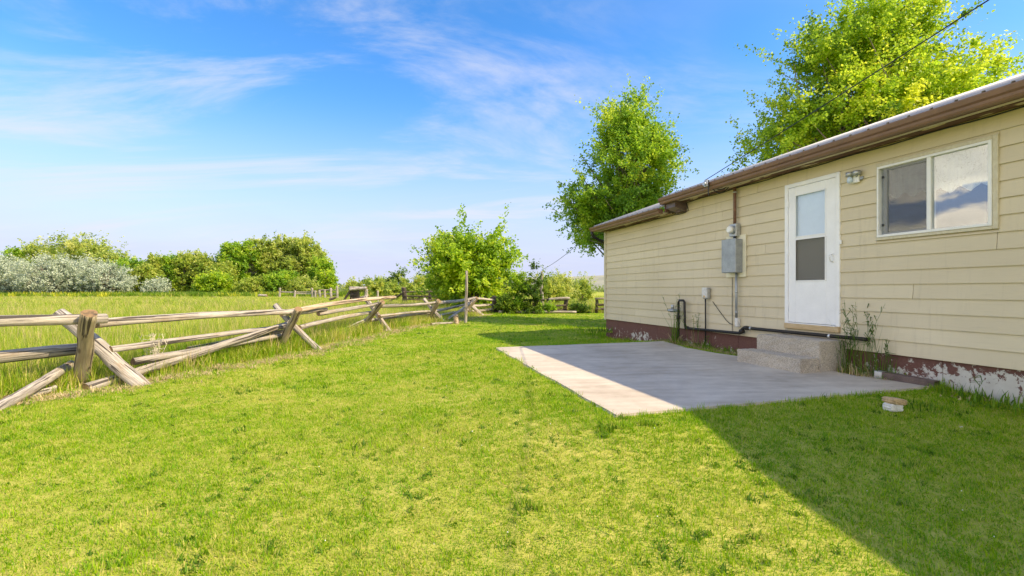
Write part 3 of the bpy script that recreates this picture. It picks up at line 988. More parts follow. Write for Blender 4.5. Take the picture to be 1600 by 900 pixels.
GP = empty('gas_pipe', on_wall(8.40, .08, .40)); tag(GP, 'long black gas pipe running along the wall foot to the steps', 'pipe')
MB().tube([(0.0, .0, .0), (-.05, 0, -.01), (-.08, 0, -.012), (-1.5, 0, .012), (-1.545, 0, .025), (-1.56, 0, .09), (-1.6, 0, .115), (-3.75, 0, .125)], .026, 10).build('run', M['dark_pipe'], GP)
for x, z in ((-.02, -.005), (-1.55, .05), (-1.66, .116)): MB().tube([(x - .035, 0, z), (x + .035, 0, z)], .036, 10).build('fitting', M['dark_pipe'], GP)
for x in (-1.76, -3.22): MB().tube([(x - .015, 0, .118), (x + .015, 0, .118)], .034, 10).build('strap', M['silver'], GP)

# cable clipped under the eave
CB = MB()
pts = []
for i in range(60):
    s = -4 + i * (SPLIT - .35 + 4) / 59
    pts.append((s, .028, 2.985 - .006 * math.sin(i * 1.3)))
pts += [(SPLIT - .36, .03, 2.93), (SPLIT - .40, .03, 2.82), (SPLIT - .30, .03, 2.785), (SPLIT - .1, .03, 2.78)]
pts += [(SPLIT + .1 + i * .3, .028, 2.795 - .005 * math.sin(i * 2.1)) for i in range(11)]
CB.tube(pts, .008, 6)
o = CB.build('eave_cable', M['wire'], None, HOUSE_M)
tag(o, 'thin black cable clipped along the siding under the eaves', 'cable')
o = MB().tube([(7.66, .03, .95), (7.5, .03, .80), (7.3, .03, .62), (7.2, .03, .56), (7.12, .04, .55)], .006, 6).tube([(7.14, .03, 1.42), (7.145, .028, .9), (7.14, .03, .42)], .005, 6).build('loose_cable', M['wire'], None, HOUSE_M)
tag(o, 'thin drooping wires on the siding left of the grey conduit', 'cable')

# service drop from the street
att = HOUSE_M @ Vector((7.30, .46, 3.17))
far = att + (Vector((4.2, 4.17, 3.86)) - att) * 6.0
b = MB()
def sag(p, q, k, n=40, ph=0.0, tw=0.0):
    out = []
    for i in range(n + 1):
        u = i / n
        p_ = p.lerp(q, u); p_ = p_ - Vector((0, 0, k * 4 * u * (1 - u)))
        out.append(p_ + Vector((math.cos(u * 120 + ph), math.sin(u * 120 + ph), math.cos(u * 120 + ph + 1))) * tw)
    return out
for ph in (0, 2.1, 4.2): b.tube(sag(att, far, .25, 160, ph, .0042), .0043, 5)
# drip loops into the weather head
for k, off in ((.16, 0), (.22, .05), (.12, -.05)):
    q = HOUSE_M @ Vector((7.03, .13, 3.10)); p = att + Vector((off * .3, 0, 0))
    b.tube(sag(p, q, k, 14), .009, 6)
ci = HOUSE_M @ Vector((7.24, .455, 3.15))
b.tube([ci, ci + Vector((0, 0, -.25)), ci + Vector((.01, 0, -.28))], .01, 6)
o = b.build('power_line', M['wire'])
tag(o, 'twisted black power line dropping from the sky to the eave', 'power line')
o = MB().box(-.04, .04, 0, .05, 0, .12, .004).tube([(0, .05, .05), (0, .09, .05)], .035, 10).build('insulator_bracket', M['lgrey_metal'], None, on_wall(7.28, .442, 3.04))
tag(o, 'small metal bracket holding the power line at the gutter', 'bracket')

# ---------------------------------------------------------------- steps
ST = empty('concrete_steps', on_wall(5.55, 0, .05)); tag(ST, 'two rough concrete steps below the white door', 'steps')
def rough_block(name, a, b_, y0, y1, z0, z1, parent):
    me_ = MB(); me_.box(a, b_, y0, y1, z0, z1)
    bmesh.ops.subdivide_edges(me_.bm, edges=me_.bm.edges[:], cuts=9, use_grid_fill=True)
    bmesh.ops.bevel(me_.bm, geom=[e for e in me_.bm.edges if e.calc_face_angle(0) > 1], offset=.012, segments=2, affect='EDGES')
    for v in me_.bm.verts:
        n_ = math.sin(v.co.x * 31 + v.co.z * 47) * math.sin(v.co.y * 53 + v.co.x * 17) + .5 * math.sin(v.co.x * 91 + v.co.y * 83 + v.co.z * 71)
        v.co += Vector((n_ * .003, n_ * .004, n_ * .003))
    return me_.build(name, M['steps'], parent)
rough_block('step', -.565, .545, .004, .48, 0.0, .425, ST)
rough_block('step', -.56, .60, .484, .80, -.02, .20, ST)

# fallen downspout piece
p0 = HOUSE_M @ Vector((4.47, .16, .115)); p1 = HOUSE_M @ Vector((3.83, .115, .10))
DS = empty('loose_downspout', Matrix.Translation(p0)); tag(DS, 'loose brown downspout piece lying against the peeling foundation', 'downspout')
dv = p1 - p0
q = dv.to_track_quat('X', 'Z').to_matrix().to_4x4()
b = MB()
L = dv.length
hw, hh, tk = .052, .040, .003
b.box(0.09, L, -hw, hw, -hh, -hh + tk).box(0.09, L, -hw, hw, hh - tk, hh).box(.09, L, -hw, -hw + tk, -hh + tk + .0002, hh - tk - .0002).box(.09, L, hw - tk, hw, -hh + tk + .0002, hh - tk - .0002)
for zz_ in (-.02, 0, .02): b.box(.10, L - .01, -hw - .004, -hw - .0003, zz_ - .004, zz_ + .004)
b.build('tube', M['downspout'], DS, Matrix.Translation(p0) @ q)
MB().box(0, .0895, -hw - .003, hw + .003, -hh - .003, hh + .003, .006).build('foil_end', M['silver'], DS, Matrix.Translation(p0) @ q)

# stone on block in the grass
bx = pix(1394, 641, 4.62)
SB = link('stone_block', None, None, Matrix.Translation((bx.x, bx.y, float(ground(bx.x, bx.y)))) @ Matrix.Rotation(.2, 4, 'Z'))
def lump(name, sx, sy, sz, zc, mat, M0, seed, label, cat):
    bm = bmesh.new(); bmesh.ops.create_icosphere(bm, subdivisions=3, radius=1)
    rs = random.Random(seed)
    ph = [rs.uniform(0, 6) for _ in range(6)]
    for v in bm.verts:
        p = v.co
        f = max(abs(p.x), abs(p.y), abs(p.z)); p = p * (.22 + .78 / f)
        n_ = math.sin(p.x * 4 + ph[0]) * math.sin(p.y * 5 + ph[1]) * .08 + math.sin(p.z * 9 + ph[2] + p.x * 7) * .04
        v.co = Vector((p.x * sx, p.y * sy, p.z * sz)) * (1 + n_) + Vector((0, 0, zc))
    me = bpy.data.meshes.new(name); bm.to_mesh(me); bm.free(); me.materials.append(mat)
    return tag(link(name, me, None, M0), label, cat)
bpy.data.objects.remove(SB)
MBk = Matrix.Translation((bx.x, bx.y, float(ground(bx.x, bx.y)))) @ Matrix.Rotation(.2, 4, 'Z')
lump('white_block', .072, .055, .042, .042, M['white_block'], MBk, 3, 'white chipped block in the grass under the tan stone', 'block')
lump('tan_stone', .09, .065, .03, .100, M['tan_stone'], MBk @ Matrix.Translation((.015, 0, 0)) @ Matrix.Rotation(.12, 4, 'Y'), 5, 'flat tan stone resting on a white block near the patio', 'stone')

# ================================================================== LOGS AND FENCES
def log_mesh(L, r0, r1, bend=.02, seed=0, n=12, segs=14, mats=None):
    rs = random.Random(seed)
    ph = [rs.uniform(0, 6.28) for _ in range(8)]
    V, F, mi = [], [], []
    for i in range(segs + 1):
        u = i / segs
        r = r0 + (r1 - r0) * u
        cx = bend * L * math.sin(u * math.pi + ph[0] * .1) * math.cos(ph[1]) + r * .22 * math.sin(u * 5 + ph[2]) + r * .05 * math.sin(u * 17 + ph[5])
        cy = bend * L * math.sin(u * math.pi) * math.sin(ph[1]) + r * .22 * math.sin(u * 4 + ph[3]) + r * .05 * math.sin(u * 19 + ph[6])
        for k in range(n):
            a = 2 * math.pi * k / n
            rr = r * (1 + .10 * math.sin(2 * a + ph[4]) + .06 * math.sin(3 * a + ph[5] + u * 2) + .03 * math.sin(u * 13 + ph[6] + a) + .02 * math.sin(u * 29 + ph[7] + 2 * a))
            V.append((cx + rr * math.cos(a), cy + rr * math.sin(a), u * L + (.03 * r * math.sin(a + ph[7]) * 4 if i in (0, segs) else 0)))
    for i in range(segs):
        for k in range(n):
            F.append((i * n + k, i * n + (k + 1) % n, (i + 1) * n + (k + 1) % n, (i + 1) * n + k)); mi.append(0)
    me = bpy.data.meshes.new('log')
    c0 = len(V); V.append(tuple(np.mean(V[:n], 0))); V.append(tuple(np.mean(V[segs * n:segs * n + n], 0)))
    Fs = [list(f) for f in F]
    for k in range(n):
        Fs.append([c0, (k + 1) % n, k]); mi.append(1)
        Fs.append([c0 + 1, segs * n + k, segs * n + (k + 1) % n]); mi.append(1)
    me.from_pydata(V, [], Fs)
    for m_ in mats: me.materials.append(m_)
    me.polygons.foreach_set('material_index', mi)
    me.polygons.foreach_set('use_smooth', [x == 0 for x in mi])
    me.update()
    return me


LOGSEED = [100]


def log(name, p0, p1, r0, r1, parent, mat='log_grey', bend=.008):
    LOGSEED[0] += 1
    p0, p1 = Vector(p0), Vector(p1)
    dv = p1 - p0
    q = dv.to_track_quat('Z', 'Y').to_matrix().to_4x4()
    r0, r1 = r0 * .88, r1 * .88
    me = log_mesh(dv.length, r0, r1, bend, LOGSEED[0], mats=[M[mat], M['log_end']])
    return link(name, me, parent, Matrix.Translation(p0) @ q)


p = pix(122, 602, 6.9)
FE = empty('log_fence', Matrix.Translation((p.x, p.y, -.2)))
tag(FE, 'weathered jack-leg log fence along the left edge of the lawn', 'fence')


def L2(name, a, b_, r, mat='log_grey', parent=FE, r1=None, bend=.006):
    return log(name, pix(*a), pix(*b_), r, r1 or r * .9, parent, mat, bend)


# crossed legs: (foot px, top px, depth, radius)
L2('buck_leg', (121, 610, 6.85), (142, 489, 6.36), .108, 'log_brown')
L2('buck_leg', (238, 613, 6.86), (90, 490, 6.94), .108, 'log_grey')
L2('buck_leg', (430, 557, 10.65), (467, 483, 10.2), .098, 'log_brown')
L2('buck_leg', (506, 557, 10.9), (430, 476, 10.9), .085, 'log_grey')
L2('buck_leg', (556, 525, 15.5), (598, 471, 15.05), .105, 'log_brown')
L2('buck_leg', (613, 525, 15.8), (569, 463, 15.8), .09, 'log_grey')
L2('buck_leg', (660, 510, 20.1), (687, 470, 19.6), .115, 'log_brown')
L2('buck_leg', (699, 508, 20.3), (662, 467, 20.3), .10, 'log_grey')
L2('buck_leg', (720, 499, 25.2), (745, 464, 25.0), .12, 'log_brown')
L2('buck_leg', (757, 498, 25.6), (726, 466, 25.6), .12, 'log_grey')
L2('buck_leg', (768, 495, 27.8), (774, 463, 27.7), .17, 'log_dark')
L2('buck_leg', (783, 495, 28.0), (768, 464, 28.0), .14, 'log_dark')
# one more pair out of the picture to the left carries the rails
log('buck_leg', (-8.1, 3.35, -.25), (-7.5, 3.2, 1.0), .11, .1, FE, 'log_brown')
log('buck_leg', (-7.2, 3.3, -.25), (-8.0, 3.4, 1.0), .1, .1, FE, 'log_grey')
# rails
log('rail', (-7.78, 3.1, .72), pix(165, 496, 6.70), .078, .072, FE, 'log_grey', .012)
log('rail', (-7.85, 3.0, .30), pix(124, 543, 6.82), .092, .088, FE, 'log_grey', .012)
L2('rail', (-60, 676, 4.9), (112, 568, 6.9), .085, 'log_grey')
L2('rail', (150, 507, 6.72), (462, 487, 10.5), .066, 'log_grey', bend=.012)
L2('rail', (172, 546, 6.90), (448, 511, 10.75), .055, 'log_grey')
L2('rail', (293, 545, 8.55), (448, 517, 10.8), .045, 'log_grey')
L2('rail', (208, 565, 7.15), (446, 523, 10.7), .062, 'log_grey')
L2('rail', (134, 607, 6.55), (449, 506, 10.62), .082, 'log_grey', r1=.065)
L2('rail', (383, 550, 9.7), (436, 530, 10.75), .07, 'log_grey')
L2('rail', (387, 556, 9.75), (432, 544, 10.6), .055, 'log_dark')
L2('rail', (452, 488, 10.6), (617, 464, 17.0), .062, 'log_new', bend=.01)
L2('rail', (440, 491, 10.55), (511, 484, 12.4), .058, 'log_grey')
L2('rail', (497, 491, 12.1), (594, 473, 15.4), .062, 'log_grey')
L2('rail', (468, 512, 10.9), (582, 487, 15.5), .062, 'log_grey')
L2('rail', (531, 518, 13.9), (578, 497, 15.6), .06, 'log_grey')
L2('rail', (538, 521, 14.4), (576, 504, 15.6), .06, 'log_dark')
L2('rail', (590, 479, 15.5), (684, 472, 19.9), .07, 'log_grey')
L2('rail', (592, 494, 15.6), (676, 486, 20.0), .06, 'log_grey')
L2('rail', (577, 500, 15.6), (676, 489, 20.1), .07, 'log_grey')
L2('rail', (639, 509, 18.4), (668, 499, 20.0), .08, 'log_grey')
L2('rail', (678, 473, 19.9), (744, 466, 25.1), .075, 'log_grey')
L2('rail', (671, 487, 20.1), (735, 475, 25.3), .075, 'log_grey')
L2('rail', (676, 496, 20.2), (734, 483, 25.4), .075, 'log_grey')
L2('rail', (738, 466, 25.3), (776, 469, 27.9), .07, 'log_grey')
L2('rail', (733, 478, 25.5), (775, 476, 27.9), .08, 'log_grey')
L2('rail', (733, 487, 25.5), (775, 483, 28.0), .08, 'log_grey')
L2('rail', (733, 494, 25.5), (775, 491, 28.0), .07, 'log_dark')


def loose(name, a, b_, r, mat, label, cat):
    pa, pb = pix(*a), pix(*b_)
    for p_ in (pa, pb): p_.z = float(ground(p_.x, p_.y)) + r * .75
    o = log(name, pa, pb, r, r * .9, None, mat)
    tag(o, label, cat)


loose('fallen_log', (10, 634, 5.75), (86, 618, 6.35), .06, 'log_grey', 'short grey log on bare dirt below the leftmost rails', 'log')
loose('fallen_log', (434, 548, 10.9), (545, 530, 13.4), .055, 'log_new', 'pale pole on the ground under the second pair of crossed legs', 'log')
loose('fallen_log', (330, 569, 9.0), (402, 556, 9.8), .05, 'log_new', 'half-buried pale pole on the dirt strip before the second crossed legs', 'log')
loose('fallen_log', (564, 516, 16.0), (606, 519, 15.7), .06, 'log_grey', 'short log lying between the feet of the third crossed legs', 'log')
loose('fallen_log', (673, 513, 17.8), (706, 507, 18.9), .06, 'log_grey', 'pale pole on the grass just left of the short stump', 'log')
loose('fallen_log', (779, 492, 27.2), (900, 489, 27.2), .11, 'log_grey', 'long log lying along the foot of the rear fence', 'log')
p = pix(699, 505, 20.6); q_ = pix(742, 467, 24.4)
p.z = float(ground(p.x, p.y)) + .05
tag(log('leaning_pole', p, q_, .07, .06, None, 'log_grey'), 'pale pole leaning up against the fence behind the stump', 'pole')

# rear fence
p = pix(850, 490, 28.0)
RF = empty('rear_fence', Matrix.Translation((p.x, p.y, -.2))); tag(RF, 'dark old rail fence across the back of the yard behind saplings', 'fence')
for x, y_, r in ((815, 470, .10), (853, 469, .09), (884, 468, .13), (932, 466, .11), (966, 467, .11), (1010, 467, .11)):
    log('post', pix(x, 495, 28.0), pix(x, y_, 28.0), r, r, RF, 'log_dark')
for y_, x0, x1 in ((470, 772, 885), (479, 772, 885), (486, 790, 885), (467, 930, 1015), (476, 930, 1015), (483, 930, 1015)):
    log('rail', pix(x0, y_, 27.85), pix(x1, y_ - 2, 27.85), .075, .065, RF, 'log_dark' if y_ > 468 else 'log_grey')
log('rail', pix(856, 468, 27.8), pix(890, 466, 27.8), .09, .09, RF, 'log_grey')

# pipe arch gate
p = pix(902, 489, 26.9)
GA = empty('pipe_arch', Matrix.Translation((p.x, p.y, -.2))); tag(GA, 'rusty pipe archway standing in the rear fence gap', 'gate')
def pt(a, r=.055): return MB().tube([pix(*q) for q in a], r, 8)
pt([(888, 492, 26.9), (886, 446, 26.9), (890, 444, 26.9)]).build('upright', M['rust'], GA)
pt([(921, 490, 26.9), (916, 458, 26.9), (914, 441, 26.9)], .065).build('upright', M['rust'], GA)
pt([(887, 445, 26.9), (905, 441.5, 26.9), (915, 441, 26.9)]).build('crossbar', M['rust'], GA)
pt([(870.5, 464, 26.9), (870.5, 456.5, 26.9), (887, 456, 26.9)], .05).build('side_frame', M['rust'], GA)
pt([(870, 463.5, 26.85), (888, 463, 26.85)], .05).build('side_bar', M['rust'], GA)
pt([(917, 462, 27.0), (923, 476, 27.0), (926, 492, 27.0)], .08).build('prop', M['rust'], GA)

# clothes-line pole and stump
p = pix(728, 506, 19.4)
gz = float(ground(p.x, p.y))
tag(log('pole', (p.x, p.y, gz - .15), (p.x + .02, p.y, EYE - (423 - 454) / 740 * 19.4), .066, .06, None, 'log_grey', .002), 'tall bare grey pole standing on the lawn before the bushy tree', 'pole')
p = pix(713, 507, 19.0)
gz = float(ground(p.x, p.y))
SP = empty('stump_post', Matrix.Translation((p.x, p.y, gz))); tag(SP, 'short capped post stump beside the tall pole', 'post')
log('post', (p.x, p.y, gz - .1), (p.x, p.y, gz + .30), .115, .11, SP, 'rust' if False else 'log_new', 0)
log('cap', (p.x, p.y, gz + .301), (p.x, p.y, gz + .37), .125, .08, SP, 'log_grey', 0)

# far corral
def far_post(x, ytop, ybot, Y, r, mat, label, parent=None):
    p0_, p1_ = pix(x, ybot, Y), pix(x + random.uniform(-.5, .5), ytop, Y)
    p0_.z = float(ground(p0_.x, p0_.y)) - .2
    return log('post', p0_, p1_, r, r * .9, parent, mat, 0)
p = pix(480, 462, 72)
CF = empty('corral_fence', Matrix.Translation((p.x, p.y, 0))); tag(CF, 'grey corral posts and low rails before the tall cottonwoods', 'fence')
for x, yt in ((437, 450), (460, 454), (488, 450), (493, 454), (500, 453), (508, 452), (517, 450), (527, 447)): far_post(x, yt, 465, 72, .2, 'log_grey', None, CF)
for y_, a, b_ in ((456, 437, 500), (459, 460, 528), (453, 500, 528)): log('rail', pix(a, y_, 72.2), pix(b_, y_ + .6, 72.2), .1, .1, CF, 'log_grey')
p = pix(650, 470, 38)
CG = empty('corral_fence', Matrix.Translation((p.x, p.y, 0))); tag(CG, 'red-brown post and rail corral behind the log fence, in yellow bushes', 'fence')
for x, yt, r in ((632, 449, .22), (672, 453, .16), (697, 456, .14)): far_post(x, yt, 474, 38, r, 'log_dark', None, CG)
for y_ in (456.5, 462.5, 468): log('rail', pix(630, y_, 37.7), pix(698, y_ + .4, 37.7), .06, .06, CG, 'log_dark')
log('brace', pix(607, 472, 37.6), pix(632, 456, 37.6), .09, .09, CG, 'log_dark')
for i, (x, yt, r, lb) in enumerate(((573.5, 452, .12, 'pale slim post behind the third crossed legs of the log fence'), (590.5, 454, .11, 'short grey post right of the collapsed chute'))):
    tag(far_post(x, yt, 472, 42, r, 'log_grey', None), lb, 'post')
# collapsed stock chute
p = pix(557, 466, 55)
CH = empty('stock_chute', Matrix.Translation((p.x, p.y, 0))); tag(CH, 'collapsed dark wooden stock chute with plank roof in the meadow', 'chute')
def plank(name, a, b_, r, mat): log(name, pix(*a), pix(*b_), r, r, CH, mat, 0)
plank('leg', (538, 469, 54.5), (548, 452, 54.5), .14, 'log_dark'); plank('leg', (562, 470, 54.6), (560, 452, 54.6), .14, 'log_dark')
plank('leg', (549, 470, 56.5), (548, 452, 56.5), .16, 'log_dark'); plank('leg', (571, 469, 57), (571, 451, 57), .14, 'log_grey')
for k in range(7): plank('side_plank', (547 + k * .3, 453.5 + k * 2.3, 55.5), (561, 454.5 + k * 2.2, 55.2), .17, 'log_dark')
for k in range(5): plank('roof_plank', (546, 451.8 - k * .25, 54.4 + k * .7), (573, 451 - k * .25, 54.4 + k * .7), .2, 'log_grey')
plank('ramp_plank', (560, 467, 54.9), (576, 461, 54.6), .17, 'log_grey')
plank('ramp_plank', (556, 470, 54.7), (574, 464, 54.6), .17, 'log_dark')
tag(log('fallen_log', pix(515, 469, 50), pix(525, 464, 50), .15, .1, None, 'log_dark'), 'dark broken branch in the meadow left of the collapsed chute', 'log')
tag(log('fallen_log', pix(404, 462, 70), pix(417, 461.5, 70), .2, .2, None, 'log_grey'), 'grey log in the meadow before the distant tall trees', 'log')

# ================================================================== TREES
def tubes_np(paths, n=5):
    """paths: list of (pts (k,3), radii) -> verts, faces"""
    V, F = [], []
    base = 0
    for pts, rad in paths:
        pts = np.asarray(pts); k = len(pts)
        tan = np.gradient(pts, axis=0); tan /= np.linalg.norm(tan, axis=1)[:, None] + 1e-9
        ref = np.where(np.abs(tan[:, 2:3]) > .9, np.array([[1., 0, 0]]), np.array([[0, 0, 1.]]))
        u = np.cross(tan, ref); u /= np.linalg.norm(u, axis=1)[:, None] + 1e-9
        v = np.cross(tan, u)
        for i in range(k):
            for j in range(n):
                a = 2 * math.pi * j / n
                V.append(pts[i] + (u[i] * math.cos(a) + v[i] * math.sin(a)) * rad[i])
        for i in range(k - 1):
            for j in range(n):
                F.append((base + i * n + j, base + i * n + (j + 1) % n, base + (i + 1) * n + (j + 1) % n, base + (i + 1) * n + j))
        base += k * n
    return np.array(V), np.array(F)


def leaves_np(C, size, rng, tint, droop=.25, aspect=.7):
    N = len(C)
    nrm = rng.normal(size=(N, 3)); nrm[:, 2] = np.abs(nrm[:, 2]) + .25
    nrm /= np.linalg.norm(nrm, axis=1)[:, None]
    u = rng.normal(size=(N, 3)); u[:, 2] -= droop
    u -= nrm * np.sum(u * nrm, 1)[:, None]
    u /= np.linalg.norm(u, axis=1)[:, None] + 1e-9
    v = np.cross(nrm, u)
    l = size * rng.uniform(.65, 1.3, N)[:, None]
    w_ = l * aspect
    fold = nrm * l * .12
    V = np.stack([C - u * l * .5, C + v * w_ * .5 + fold, C + u * l * .5, C - v * w_ * .5 + fold], 1).reshape(-1, 3)
    F = np.arange(4 * N).reshape(N, 4)
    return V, F, tint


def tree(name, label, cat, base, blobs, nclus, nleaf, lsize, mat, trunk_r, seed, group=None, bark='bark', clus_r=.16, stems=1, twigs=0, spread=.55, lean=(0, 0), trunk_top=.7, shell=.45):
    """base world point; blobs [(cx,cy,cz,rx,ry,rz)] relative to base make the crown's volume"""
    rng = np.random.default_rng(seed)
    root = empty(name, Matrix.Translation(base)); tag(root, label, cat, group)
    B = np.array(blobs, float)
    vol = B[:, 3] * B[:, 4] * B[:, 5]
    which = rng.choice(len(B), nclus, p=vol / vol.sum())
    dirs = rng.normal(size=(nclus, 3)); dirs /= np.linalg.norm(dirs, axis=1)[:, None]
    rad = rng.uniform(shell ** 3, 1.0, nclus) ** (1 / 3.)
    rad *= 1 + .08 * rng.normal(size=nclus) * (rng.random(nclus) < .35)
    C = B[which, :3] + dirs * rad[:, None] * B[which, 3:] * .88
    minr = np.minimum(np.minimum(B[:, 3], B[:, 4]), B[:, 5])[which]
    cr = minr * clus_r * rng.uniform(.6, 1.6, nclus)
    cr = np.maximum(cr, lsize * 1.2)
    C[:, 2] = np.maximum(C[:, 2], cr * .6)
    # leaves
    p_ = cr ** 2.2; p_ /= p_.sum()
    li = rng.choice(nclus, nleaf, p=p_)
    K = 8
    outw = C - np.average(B[:, :3], axis=0, weights=vol)
    outw /= np.linalg.norm(outw, axis=1)[:, None] + 1e-6
    D = rng.normal(size=(nclus, K, 3)) * .75 + outw[:, None, :] * .75 + np.array([0, 0, .30])
    D *= rng.uniform(.45, 1.35, (nclus, K, 1))
    tw = rng.integers(0, K, nleaf)
    tt = rng.random(nleaf) ** .6
    LC = C[li] + D[li, tw] * (tt * cr[li])[:, None] * 1.15 + rng.normal(size=(nleaf, 3)) * (cr[li] * .10 + lsize * .25)[:, None]
    LC[:, 2] = np.maximum(LC[:, 2], .03)
    # a few hanging or outlying sprays
    ctint = rng.normal(.5, .25, nclus)
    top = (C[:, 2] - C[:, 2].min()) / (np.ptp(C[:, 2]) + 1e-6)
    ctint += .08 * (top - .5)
    tint = np.clip(ctint[li] + rng.normal(0, .15, nleaf), 0, 1)
    V, F, T = leaves_np(LC, lsize, rng, tint)
    link('crown', np_mesh('crown', V, F, [M[mat]], fattr={'tint': T}), root)
    # trunk, limbs
    zmax = (B[:, 2] + B[:, 5]).max()
    paths = []
    cen = np.average(B[:, :3], axis=0, weights=vol)
    trunks = []
    for s in range(stems):
        a = rng.uniform(0, 6.28)
        sp_ = spread * (s > 0 or stems > 1)
        off = np.array([math.cos(a), math.sin(a), 0]) * sp_ * B[:, 3].max()
        n_ = 9
        u_ = np.linspace(0, 1, n_)[:, None]
        end = np.array([cen[0] * .8 + lean[0], cen[1] * .8 + lean[1], zmax * trunk_top]) + off
        P_ = u_ * end * np.array([1, 1, 1]) + np.sin(u_ * 3.1) * rng.normal(size=(1, 3)) * .05 * zmax
        P_[:, :2] *= u_ ** .4
        P_[0] = off * .05; P_[0, 2] = -.25
        rr = trunk_r * (1 - .8 * u_[:, 0]) / (stems ** .4); rr[0] *= 1.3
        paths.append((P_, rr)); trunks.append((P_, rr))
    order = rng.permutation(nclus)[:min(nclus, 140)]
    for j in order:
        P_, rr = trunks[rng.integers(len(trunks))]
        hi = np.searchsorted(P_[:, 2], C[j, 2] * rng.uniform(.35, .8)); hi = int(np.clip(hi, 1, len(P_) - 1))
        st_ = P_[hi]; e = C[j]
        mid = (st_ + e) / 2 + np.array([0, 0, .12 * np.linalg.norm(e - st_)]) * rng.uniform(-.4, 1) + rng.normal(size=3) * .05 * np.linalg.norm(e - st_)
        r0 = min(rr[hi] * .5, .012 * zmax)
        paths.append((np.array([st_, (st_ + mid) / 2 + rng.normal(size=3) * .02, mid, e]), [r0, r0 * .75, r0 * .55, r0 * .2]))
    V, F = tubes_np(paths, 6)
    link('trunk', np_mesh('trunk', V, F, [M[bark]], smooth=True), root)
    if twigs:
        paths = []
        for _ in range(twigs):
            j = rng.integers(nclus)
            e = C[j] + rng.normal(size=3) * cr[j] * .9
            st_ = C[j] * np.array([.6, .6, .75])
            paths.append((np.array([st_, (st_ + e) / 2 + rng.normal(size=3) * .1, e]), [.012 * lsize / .08, .008 * lsize / .08, .004 * lsize / .08]))
        V, F = tubes_np(paths, 4)
        link('bare_twigs', np_mesh('bare_twigs', V, F, [M['twig']]), root)
    return root


def base_at(px_, Y):
    x = (px_ - 800) / 740 * Y
    return Vector((x, Y, float(ground(x, Y)) - .02))


def blobs_px(px0, Y, lst, basez):
    """crown blobs from picture measures: (px, py, rx_px, ry_px, depth_factor)"""
    s = Y / 740
    bx = (px0 - 800) * s
    out = []
    for (x, y, rx, ry, dy) in lst:
        out.append(((x - 800) * s - bx, dy, EYE - (y - 454) * s - basez, rx * s, rx * s * .9, ry * s))
    return out


# big tree behind the house, right
b0 = base_at(1365, 16.5)
tree('shade_tree', 'big yellow-green tree rising behind the house roof under the power line', 'tree', b0,
     blobs_px(1365, 16.5, [(1370, 190, 120, 75, 0), (1270, 210, 95, 65, .6), (1200, 235, 45, 38, 0), (1310, 110, 75, 70, 0), (1400, 80, 85, 85, .4), (1450, 40, 55, 60, .2), (1490, 120, 75, 52, 0), (1545, 112, 42, 30, 0), (1225, 120, 18, 42, 0), (1335, 30, 30, 45, 0), (1252, 92, 26, 24, 0), (1170, 185, 16, 20, 0), (1420, 0, 45, 50, .5)], b0.z),
     400, 120000, .102, 'leaf_yel', .30, 21, clus_r=.28, stems=3, spread=.35, shell=.35)
# tree past the far house corner
b0 = base_at(985, 20.0)
tree('poplar_tree', 'tall narrow green tree just past the far house corner', 'tree', b0,
     blobs_px(985, 20.0, [(968, 330, 78, 52, 0), (985, 260, 62, 60, 0), (980, 200, 48, 48, 0), (1012, 212, 26, 32, 0), (945, 215, 24, 28, 0), (968, 172, 22, 18, 0), (1035, 262, 40, 42, .3), (905, 300, 34, 38, -.2), (888, 345, 20, 18, 0), (930, 365, 34, 32, -.6), (925, 240, 20, 22, 0), (1010, 165, 14, 20, 0), (915, 395, 12, 14, -.8), (945, 390, 12, 16, -.8)], b0.z),
     320, 76000, .108, 'leaf_mid', .26, 34, clus_r=.28, stems=2, spread=.2, shell=.3)
# bushy tree mid-picture
b0 = base_at(738, 31)
tree('bushy_tree', 'broad bushy bright green tree behind the corner of the log fence', 'tree', b0,
     blobs_px(738, 31, [(735, 425, 66, 48, 0), (712, 400, 42, 30, .3), (765, 405, 42, 32, 0), (672, 385, 15, 9, 0), (692, 390, 18, 14, 0), (715, 368, 7, 14, 0), (798, 395, 15, 22, 0), (785, 385, 16, 16, 0), (740, 382, 28, 14, 0), (745, 462, 62, 26, -.4), (690, 440, 22, 22, 0), (686, 425, 16, 18, 0), (806, 392, 8, 14, 0)], b0.z),
     230, 40000, .19, 'leaf_yel', .2, 55, clus_r=.28, stems=4, spread=.3, shell=.3)

